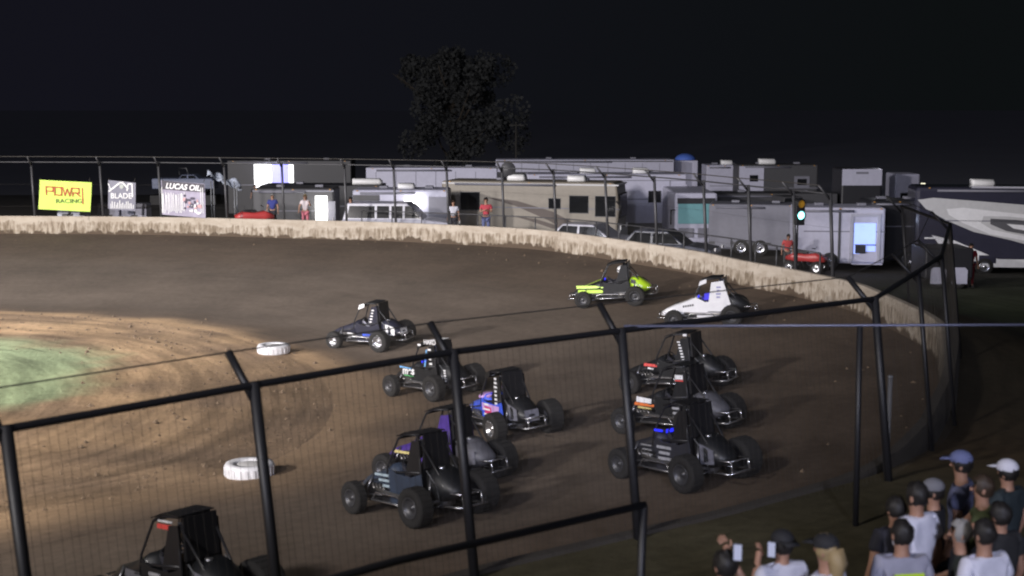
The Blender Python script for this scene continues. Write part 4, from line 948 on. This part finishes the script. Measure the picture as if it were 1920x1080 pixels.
# dark coach with swirls
def swirl(pts): return lambda mb, L, W, H: mb.flat(pts, -W/2-.008)
def swirl2(pts, e):
    q = [(max(-5.62, a-.55), b+(.60 if b > .8 else 0)) for a, b in pts]
    return lambda mb, L, W, H: mb.flat(q, -W/2-e)
M, H = coach('motorhome', 'large black motorhome coach with grey and white swirl graphics at the right edge', 'motorhome', 23.8, 62.3, 11.4, 2.5, 3.3, R(-7), NAVB, clear=.35, wx=(-2.6, 3.5), bev=.18,
   acs=[(-2.6, 1.0, .3), (2.2, 1.0, .3)], stripes=[
   ('grey_swirl', GST, swirl2([(-5.1, 2.75), (-4.4, 2.85), (-2.5, 2.72), (3, 2.3), (5.5, 2.1), (5.5, .75), (2, .78), (-1, 1.0), (-2.6, 1.35), (-3.8, 1.85), (-4.7, 2.35)], .008)),
   ('white_swirl', WST, swirl2([(-3.8, 2.35), (-3.1, 2.42), (-1.5, 2.25), (2.5, 1.85), (2.5, 1.72), (-1.2, 2.05), (-2.2, 2.05), (-2.3, 1.75), (-1.8, 1.45), (.5, 1.0), (3, .92), (3, .84), (.2, .88), (-1.9, 1.25), (-3.1, 1.75), (-3.7, 2.1)], .014)),
   ('dark_swirl', mat('charcoal_stripe', (.10, .10, .11), .4), swirl2([(-1.9, 1.95), (-.8, 1.9), (2.4, 1.6), (2.4, 1.05), (.4, 1.12), (-1.2, 1.4), (-1.9, 1.7)], .014)),
   ('inner_swirl', WST, swirl2([(-1.2, 1.72), (-.2, 1.65), (2.4, 1.35), (2.4, 1.15), (.3, 1.3), (-.9, 1.52)], .02)),
   ('lower_stripe', WST, swirl2([(-4.4, 1.18), (-3.4, .95), (-1.2, .62), (1.5, .5), (1.5, .42), (-1.6, .5), (-3.6, .8)], .012)),
   ('white_skirt', WST, swirl2([(-2.3, .38), (-2.1, .75), (2.5, .72), (2.8, .38)], .010)),
   ('roof_glint', mat('painted_roof_glint', (.6, .6, .68), .15, .3), lambda mb, L, W, H: mb.box(-1.7, -W/2+.1, H+.0, 3.2, .2, .08)),  # pale bar paints the glint along the coach roof
   ('tail_stripes', WST, lambda mb, L, W, H: [mb.box(-L/2+.55+k*.08, -W/2-.01, .75+k*.3, .7, .02, .07) for k in range(4)])])
fd = thing('enclosed_trailer', 'low dark trailer with pale wheel arches left of the black coach', 'trailer', (17.3, 55.5, zg_at(17.3, 55.5)), 0)
tag(fd, 'low dark trailer with pale wheel arches left of the black coach', 'trailer')
MB().box(0, 0, 1.0, 1.9, 2.0, 1.2).build('body', DKB, fd, bevel=.06)
for s in (-.42, .42): MB().prism([(s-.3, .2), (s-.3, .75), (s-.2, .85), (s+.2, .85), (s+.3, .75), (s+.3, .2)], -1.06, -1.0).build('wheel_arch', LAV, fd)
wheels(fd, (-.42, .42), (-.9, .9), .3, .2)
# little tail lights far right
for (lb, x) in (('left of two small warm lamps on a short mast beyond the trailers at right', 24.4), ('right of two small warm lamps on a short mast beyond the trailers at right', 25.3)):
    t = thing('yard_lamp', lb, 'lamp', (x, 85.5, -1), 0, 'small yard lamps at right')
    MB().path([(0, 0, 0), (0, 0, 2.9)], .04, 6).build('mast', BLACK, t)
    MB().box(0, -.05, 3.0, .26, .12, .22).build('lens', mat('warm_lamp', (.8, .8, .6), .5, emit=(1, .95, .7), estr=1.6), t, bevel=.02)

# ------------------------------------------------------------------ race signal on the far fence
(sx, sy), srz = place_on_wall(8.72, 41.2, .12)
TLS = .8
tl = thing('traffic_light', 'race signal with glowing green lamp and dim amber lamp mounted on the far fence', 'traffic light', (sx, sy, 3.45), R(10)); tl.scale = (TLS,)*3
MB().box(0, 0, .40, .36, .22, .95).build('housing', BLACK, tl, bevel=.03)
for z, nm, m in ((.72, 'amber_lens', mat('amber_lens', (.35, .18, .02), .4, emit=(.6, .30, .02), estr=.12)), (.30, 'green_lens', mat('green_lens', (.3, .9, .9), .4, emit=(.25, 1, .95), estr=5))):
    l = MB().lathe([(.001, -.135), (.1, -.13), (.15, -.11)], 20, 0, 'Y', (0, 0, z)).build(nm, m, tl)
    MB().lathe([(.16, -.11), (.17, -.25), (.155, -.25), (.15, -.11)], 20, 0, 'Y', (0, 0, z)).build('hood', BLACK, l)
MB().path([(0, .15, -1.2), (0, .15, .9)], .035, 8).build('pole', BLACK, tl)

# ------------------------------------------------------------------ people beyond the wall
def pit(label, x, y, H, rz=PI, dz=0, **k):
    person(label, (x, y, zg_at(x, y)+dz), rz, H, level=1, group='people standing beyond the far wall', **k)
pit('man in a red shirt and jeans standing behind the far wall by the beige motorhome', -1.12, 59.6, 1.8, shirt=(.42, .05, .07), pants=(.10, .12, .24), arms={'L': ((-.24, .05, 1.18), (-.08, .2, 1.22)), 'R': ((.24, .05, 1.18), (.06, .2, 1.24))})
pit('person in a white shirt with dark sleeves by the left end of the beige motorhome', -2.55, 60.2, 1.6, shirt=(.5, .5, .56), pants=(.02, .02, .03), hair='brown')
pit('woman in white top and red patterned shorts beside the bright trailer doorway', -9.25, 62.0, 1.62, shirt=(.62, .55, .56), pants=(.48, .14, .18), hair='blond', female=True, shorts=True, arms={'L': ((-.26, .02, 1.2), (-.22, .16, 1.38)), 'R': ((.28, .0, 1.2), (.3, .1, 1.0))})
pit('person in black clothes standing left of the station wagon', -7.2, 61.8, 1.6, shirt=(.02, .02, .022), pants=(.02, .02, .02), sleeve='long')
pit('person in a dark blue shirt standing by the red quad bike', -10.75, 62.2, 1.6, shirt=(.03, .04, .2), pants=(.02, .02, .03), hair='grey')
pit('person in dark red clothes in front of the black coach at right', 18.3, 55.0, 1.75, shirt=(.30, .02, .03), pants=(.16, .015, .02))
pit('person in red bent over by the quad bike under the signal light', 12.0, 60.2, 1.6, shirt=(.45, .06, .06), pants=(.05, .05, .05), lean=.35)
for lb, x, xx in (('left of three figures silhouetted in the glowing hauler doorway', -16.6, 0), ('middle of three figures silhouetted in the glowing hauler doorway', -15.75, 0), ('right of three figures silhouetted in the glowing hauler doorway', -14.75, 0)):
    person(lb, (x, 89.6, .05), PI, 1.7, shirt=(.02, .02, .03), pants=(.02, .02, .02), level=1, group='figures in the glowing doorway', fingers=False)
pl = thing('platform', 'dark loading platform under the three silhouetted figures', 'platform', (-15.7, 89.6, -1))
MB().box(0, 0, .98, 3.6, 1.2, .12).build('deck', DKB, pl)
for a in (-1.6, 1.6): MB().box(a, 0, .42, .1, .1, 1.0).build('leg', DKB, pl)

# ------------------------------------------------------------------ crowd at lower right
ZT = 2.12
def fan(label, px, Y, ztop, shirt, turn=-20, **k):
    py = 193+(7-ztop)*2600/Y
    top = 1.075 if k.get('hat') else 1.035
    hh = lambda y: (7-(py-193)*y/2600-ZT)/top
    while hh(Y) > 1.86: Y += .05
    while hh(Y) < 1.55: Y -= .05
    H = hh(Y); x = (px-960)*(Y*.9912+.42)/2600; loc = (x, Y, ZT)
    return person(label, loc, R(turn)*-1, H, shirt=shirt, level=2, group='spectators on the bank at lower right', **k)
def ztop(py, Y): return 7-(py-193)*Y/2600
WT = (.52, .52, .60)
phone = []
def add_phone(label, p, rz, m=None):
    t = thing('phone', label, 'phone', p, rz)
    MB().box(0, 0, .08, .08, .012, .16).build('case', BLACK, t, bevel=.004); MB().box(0, -.008, .08, .07, .004, .145).build('screen', m or mat('phone_screen', (.25, .25, .3), .3, emit=(.60, .66, .95), estr=.36), t); t.scale = (.8, .8, .8)
Y = 9.7; fan('dark haired spectator at the bottom edge with one hand raised', 1362, Y, ztop(1046, Y), (.05, .05, .07), arms={'R': ((.27, .12, 1.38), (.17, .26, 1.66))})
Y = 10.4; t, ao = fan('spectator in white tee shirt and dark cap holding a lit phone to the left', 1470, Y, ztop(992, Y), WT, hat=(.015, .015, .018), arms={'cap_back': 1, 'L': ((-.27, .02, 1.28), (-.15, .16, 1.50))})
add_phone('small lit phone held up by the white tee shirt spectator in the dark cap', t.matrix_world @ Vector((0, 0, 0)) if False else (t.location.x-.10, Y-.06, t.location.z+1.40), R(-25))
add_phone('small lit phone in the raised hand of the spectator at the bottom edge', ((1398-960)*9.55/2600, 9.55, ztop(1075, 9.55)), R(-10))
Y = 10.1; fan('blond haired spectator with dark cap and white tee shirt', 1553, Y, ztop(998, Y), WT, hair='blond', hat=(.015, .015, .018), female=True, turn=-50)
Y = 10.4; t, _ = fan('spectator in grey tee shirt with lime green print on the back', 1694, Y, ztop(985, Y), (.27, .27, .34), turn=-8)
MB().add([(-.12, -.16, 1.22), (.12, -.16, 1.22), (.12, -.15, 1.30), (-.12, -.15, 1.30)], [(0, 1, 2, 3)]).build('back_print', mat('lime_print', (.45, .65, .02), .6), t)
Y = 11.6; fan('spectator in dark clothes and black hair left of the standing white tee shirt', 1683, Y, ztop(940, Y), (.02, .02, .025), turn=-15)
Y = 11.2; fan('tall dark haired spectator standing in a bright white tee shirt', 1722, Y, ztop(910, Y), (.66, .66, .76), turn=-35, arms={'R': ((.27, -.02, 1.14), (.28, .06, .9))})
Y = 11.9; fan('spectator in a pale grey cap and black top facing left', 1755, Y, ztop(892, Y), (.015, .016, .022), hat=(.16, .16, .18), turn=-65)
Y = 12.4; fan('tall spectator in faded blue cap and blue grey tee shirt', 1806, Y, ztop(836, Y), (.10, .11, .19), hat=(.12, .14, .28), turn=-60)
Y = 12.3; fan('spectator in a white cap and dark top at the right edge', 1893, Y, ztop(854, Y), (.02, .03, .035), hat=(.62, .62, .70), turn=-40, arms={'L': ((-.26, .1, 1.2), (-.05, .22, 1.3))})
Y = 11.6; fan('spectator in olive green shirt with bare pale arms', 1846, Y, ztop(895, Y), (.06, .075, .03), turn=-70, hair='brown', arms={'L': ((-.3, .1, 1.3), (-.2, .3, 1.1)), 'R': ((.25, .15, 1.25), (.05, .3, 1.2))})
Y = 11.0; fan('spectator in black with forearm stretched left over the crowd', 1880, Y, ztop(950, Y), (.016, .016, .02), turn=-30, arms={'L': ((-.32, .1, 1.2), (-.48, .22, 1.12))})
Y = 10.4; fan('dark haired spectator in white tee shirt at the lower right corner', 1850, Y, ztop(985, Y), (.62, .62, .72), turn=-25)
Y = 10.9; fan('grey haired spectator in dark green behind the lower right white tee shirt', 1806, Y, ztop(985, Y), (.03, .04, .04), hair='grey', turn=-75)
# ------------------------------------------------------------------ short stake by the near fence bend
sk = thing('marker_stake', 'short pale weathered stake beside the fence bend at right', 'stake', (5.35, 19.3, 1.0))
MB().path([(0, 0, 0), (.01, 0, 2.15)], .035, 8).build('stake', mat('weathered_stake', (.12, .12, .125), .7), sk)
MB().ell((.01, 0, 2.16), (.04, .04, .02), 0, 8).build('cap', GREYST, sk)

# ------------------------------------------------------------------ trees and pole
def tree(label, x, y, h, w, z0, seed, m):
    rnd = random.Random(seed); t = thing('tree', label, 'tree', (x, y, z0), 0)
    mb = MB(); mb.path([(0, 0, 0), (.2, 0, h*.3), (.1, .2, h*.6), (.3, 0, h*.9)], [.45, .33, .2, .05], 8)
    tips = []
    for k in range(14):
        a = rnd.uniform(0, 6.28); z = h*rnd.uniform(.2, .75); l = w*.45*rnd.uniform(.6, 1)*(1-.5*(z/h-.3)); e = (math.cos(a)*l, math.sin(a)*l, z+l*.6)
        mb.path([(.1, 0, z), (e[0]*.5, e[1]*.5, z+l*.2), e], [.14, .09, .03], 6); tips.append(e)
    mb.build('trunk', mat('bark', (.05, .04, .03), .9), t)
    mb = MB()
    clumps = [(e, rnd.uniform(.9, 1.7)) for e in tips]+[((rnd.gauss(0, w*.2), rnd.gauss(0, w*.2), h*rnd.uniform(.15, .97)), rnd.uniform(.9, 1.9)) for _ in range(34)]
    for (c, r) in clumps:
        fz = max(.35, 1-abs(c[2]/h-.45)*1.0); c = (c[0]*fz, c[1]*fz, c[2])
        for q in range(260):
            v = Vector((rnd.gauss(0, 1), rnd.gauss(0, 1), rnd.gauss(0, .8))).normalized()*r*rnd.uniform(.3, 1)**.5
            p = Vector(c)+v; s = rnd.uniform(.09, .2); q1 = Quaternion((rnd.gauss(0, 1), rnd.gauss(0, 1), rnd.gauss(0, 1), rnd.gauss(0, 1))).normalized()
            mb.add([p+q1 @ Vector(d) for d in ((-s, -s*.5, 0), (s, -s*.5, 0), (s*.6, s, .04), (-s*.6, s, .04))], [(0, 1, 2, 3)])
    mb.build('crown', m, t)
LEAF = mat('night_foliage', (.028, .030, .031), .9, var=.25, scale=.6)
tree('large dim leafy tree barely visible against the night sky behind the haulers', -5.6, 128, 12.8, 15, -1.2, 3, LEAF)
up = thing('utility_pole', 'thin dim utility pole rising behind the white hauler right of the tree', 'pole', (.35, 120, -1.2))
MB().path([(0, 0, 0), (0, 0, 6.6)], .09, 8).build('shaft', mat('pole_wood', (.03, .028, .026), .8), up)
MB().box(0, 0, 6.3, 1.2, .1, .1).build('crossarm', MATS['pole_wood'], up)

# ------------------------------------------------------------------ world and light
w = bpy.data.worlds.new('World'); scene.world = w; w.use_nodes = True
nt = w.node_tree; bg = nt.nodes['Background']
sky = nt.nodes.new('ShaderNodeTexSky'); sky.sky_type = 'NISHITA'; sky.sun_disc = False; sky.sun_elevation = R(-7); sky.sun_rotation = R(215)
tc = nt.nodes.new('ShaderNodeTexCoord'); sp = nt.nodes.new('ShaderNodeSeparateXYZ'); nt.links.new(tc.outputs['Generated'], sp.inputs[0])
mr = nt.nodes.new('ShaderNodeMapRange'); mr.inputs['From Min'].default_value = -.3; mr.inputs['From Max'].default_value = .3; nt.links.new(sp.outputs['X'], mr.inputs['Value'])
mx = nt.nodes.new('ShaderNodeMix'); mx.data_type = 'RGBA'; mx.inputs['A'].default_value = (.0064, .0064, .0105, 1); mx.inputs['B'].default_value = (.0040, .0050, .0055, 1)
nt.links.new(mr.outputs[0], mx.inputs['Factor'])
ad = nt.nodes.new('ShaderNodeMix'); ad.data_type = 'RGBA'; ad.blend_type = 'ADD'; ad.inputs['Factor'].default_value = .02
nt.links.new(mx.outputs['Result'], ad.inputs['A']); nt.links.new(sky.outputs[0], ad.inputs['B'])
nt.links.new(ad.outputs['Result'], bg.inputs['Color']); bg.inputs['Strength'].default_value = 1.0

def spot(name, loc, tgt, power, ang, blend, col, size=.8):
    l = bpy.data.lights.new(name, 'SPOT'); l.energy = power; l.spot_size = R(ang); l.spot_blend = blend; l.color = col; l.shadow_soft_size = size
    o = bpy.data.objects.new(name, l); COL.objects.link(o); o.location = loc
    o.rotation_euler = (Vector(tgt)-Vector(loc)).to_track_quat('-Z', 'Y').to_euler()
CW_ = (1.0, .94, .92)
spot('flood_and_fill_lamp', (-26, 2, 14), (-16, 42, 0), 84000, 84, 1, CW_)
spot('flood_and_fill_lamp', (-48, 20, 15), (-22, 52, 1), 108000, 78, .9, CW_)
spot('flood_and_fill_lamp', (-26, 30, 14), (-2, 60, 2), 13000, 80, .9, (.86, .88, 1.0))
spot('flood_and_fill_lamp', (-16, -4, 17), (-5, 20, 0), 16500, 75, .9, CW_, 1.2)  # added broad fill for the near left ground, not a track floodlight
spot('flood_and_fill_lamp', (-6, -12, 14), (6, 76, 1), 27000, 36, .9, (.76, .78, 1.0), 1.2)
spot('flood_and_fill_lamp', (3, -9, 11), (4.4, 10.8, 3.0), 11000, 26, .6, (.74, .77, 1.0), 1.0)
def lamp(loc, p, col):
    l = bpy.data.lights.new('door_lamp', 'POINT'); l.energy = p; l.color = col; l.shadow_soft_size = .15
    o = bpy.data.objects.new('door_lamp', l); COL.objects.link(o); o.location = loc
lamp((15.9, 59.6, 1.6), 16, (.6, .7, 1)); lamp((-9.1, 65.4, 2.0), 40, (1, .98, .9)); lamp((-4.6, 65.6, 2.3), 40, (1, .98, .95)); lamp((-15.9, 89.2, 2.8), 120, (.85, .85, 1)); lamp((21, 79.0, 3.9), 60, (.9, .9, 1))
# thin dust hanging over the floodlit track
hz = MB(); hz.box(-14, 39, 1.75, 49, 48, 3.3)
hm = bpy.data.materials.new('dust_haze'); hm.use_nodes = True; hm.node_tree.nodes.clear()
ho = hm.node_tree.nodes.new('ShaderNodeOutputMaterial'); hv = hm.node_tree.nodes.new('ShaderNodeVolumeScatter'); hv.inputs['Density'].default_value = .0024; hv.inputs['Color'].default_value = (1, .94, .87, 1)
hn = hm.node_tree.nodes; htc = hn.new('ShaderNodeTexCoord'); hs = hn.new('ShaderNodeSeparateXYZ'); hr = hn.new('ShaderNodeMapRange')
hr.inputs['From Min'].default_value = .3; hr.inputs['From Max'].default_value = 3.3; hr.inputs['To Min'].default_value = .0042; hr.inputs['To Max'].default_value = 0
hm.node_tree.links.new(htc.outputs['Object'], hs.inputs[0]); hm.node_tree.links.new(hs.outputs['Z'], hr.inputs['Value']); hm.node_tree.links.new(hr.outputs[0], hv.inputs['Density'])
hm.node_tree.links.new(hv.outputs[0], ho.inputs['Volume'])
structure(hz.build('dust_haze', hm))
sl = bpy.data.lights.new('ambient_fill', 'SUN'); sl.energy = .10; sl.angle = R(60); sl.color = (.95, .95, 1)  # weak wide sun added as fill, in place of bounced floodlight
so = bpy.data.objects.new('ambient_fill', sl); COL.objects.link(so); so.rotation_euler = (R(35), R(-20), 0)

# ------------------------------------------------------------------ camera
cam = bpy.data.cameras.new('Camera'); co = bpy.data.objects.new('Camera', cam); COL.objects.link(co)
cam.sensor_width = 36; cam.lens = 36*2600/1920; cam.clip_end = 3000; cam.clip_start = .1
scene.cycles.filter_width = 2.1
co.location = (0, 0, 7); co.rotation_euler = (math.pi/2-math.atan(347/2600), 0, 0)
cam.dof.use_dof = True; cam.dof.focus_distance = 50; cam.dof.aperture_fstop = 1.7
scene.camera = co
scene.view_settings.view_transform = 'Standard'; scene.view_settings.look = 'None'; scene.view_settings.exposure = 0; scene.view_settings.gamma = 1
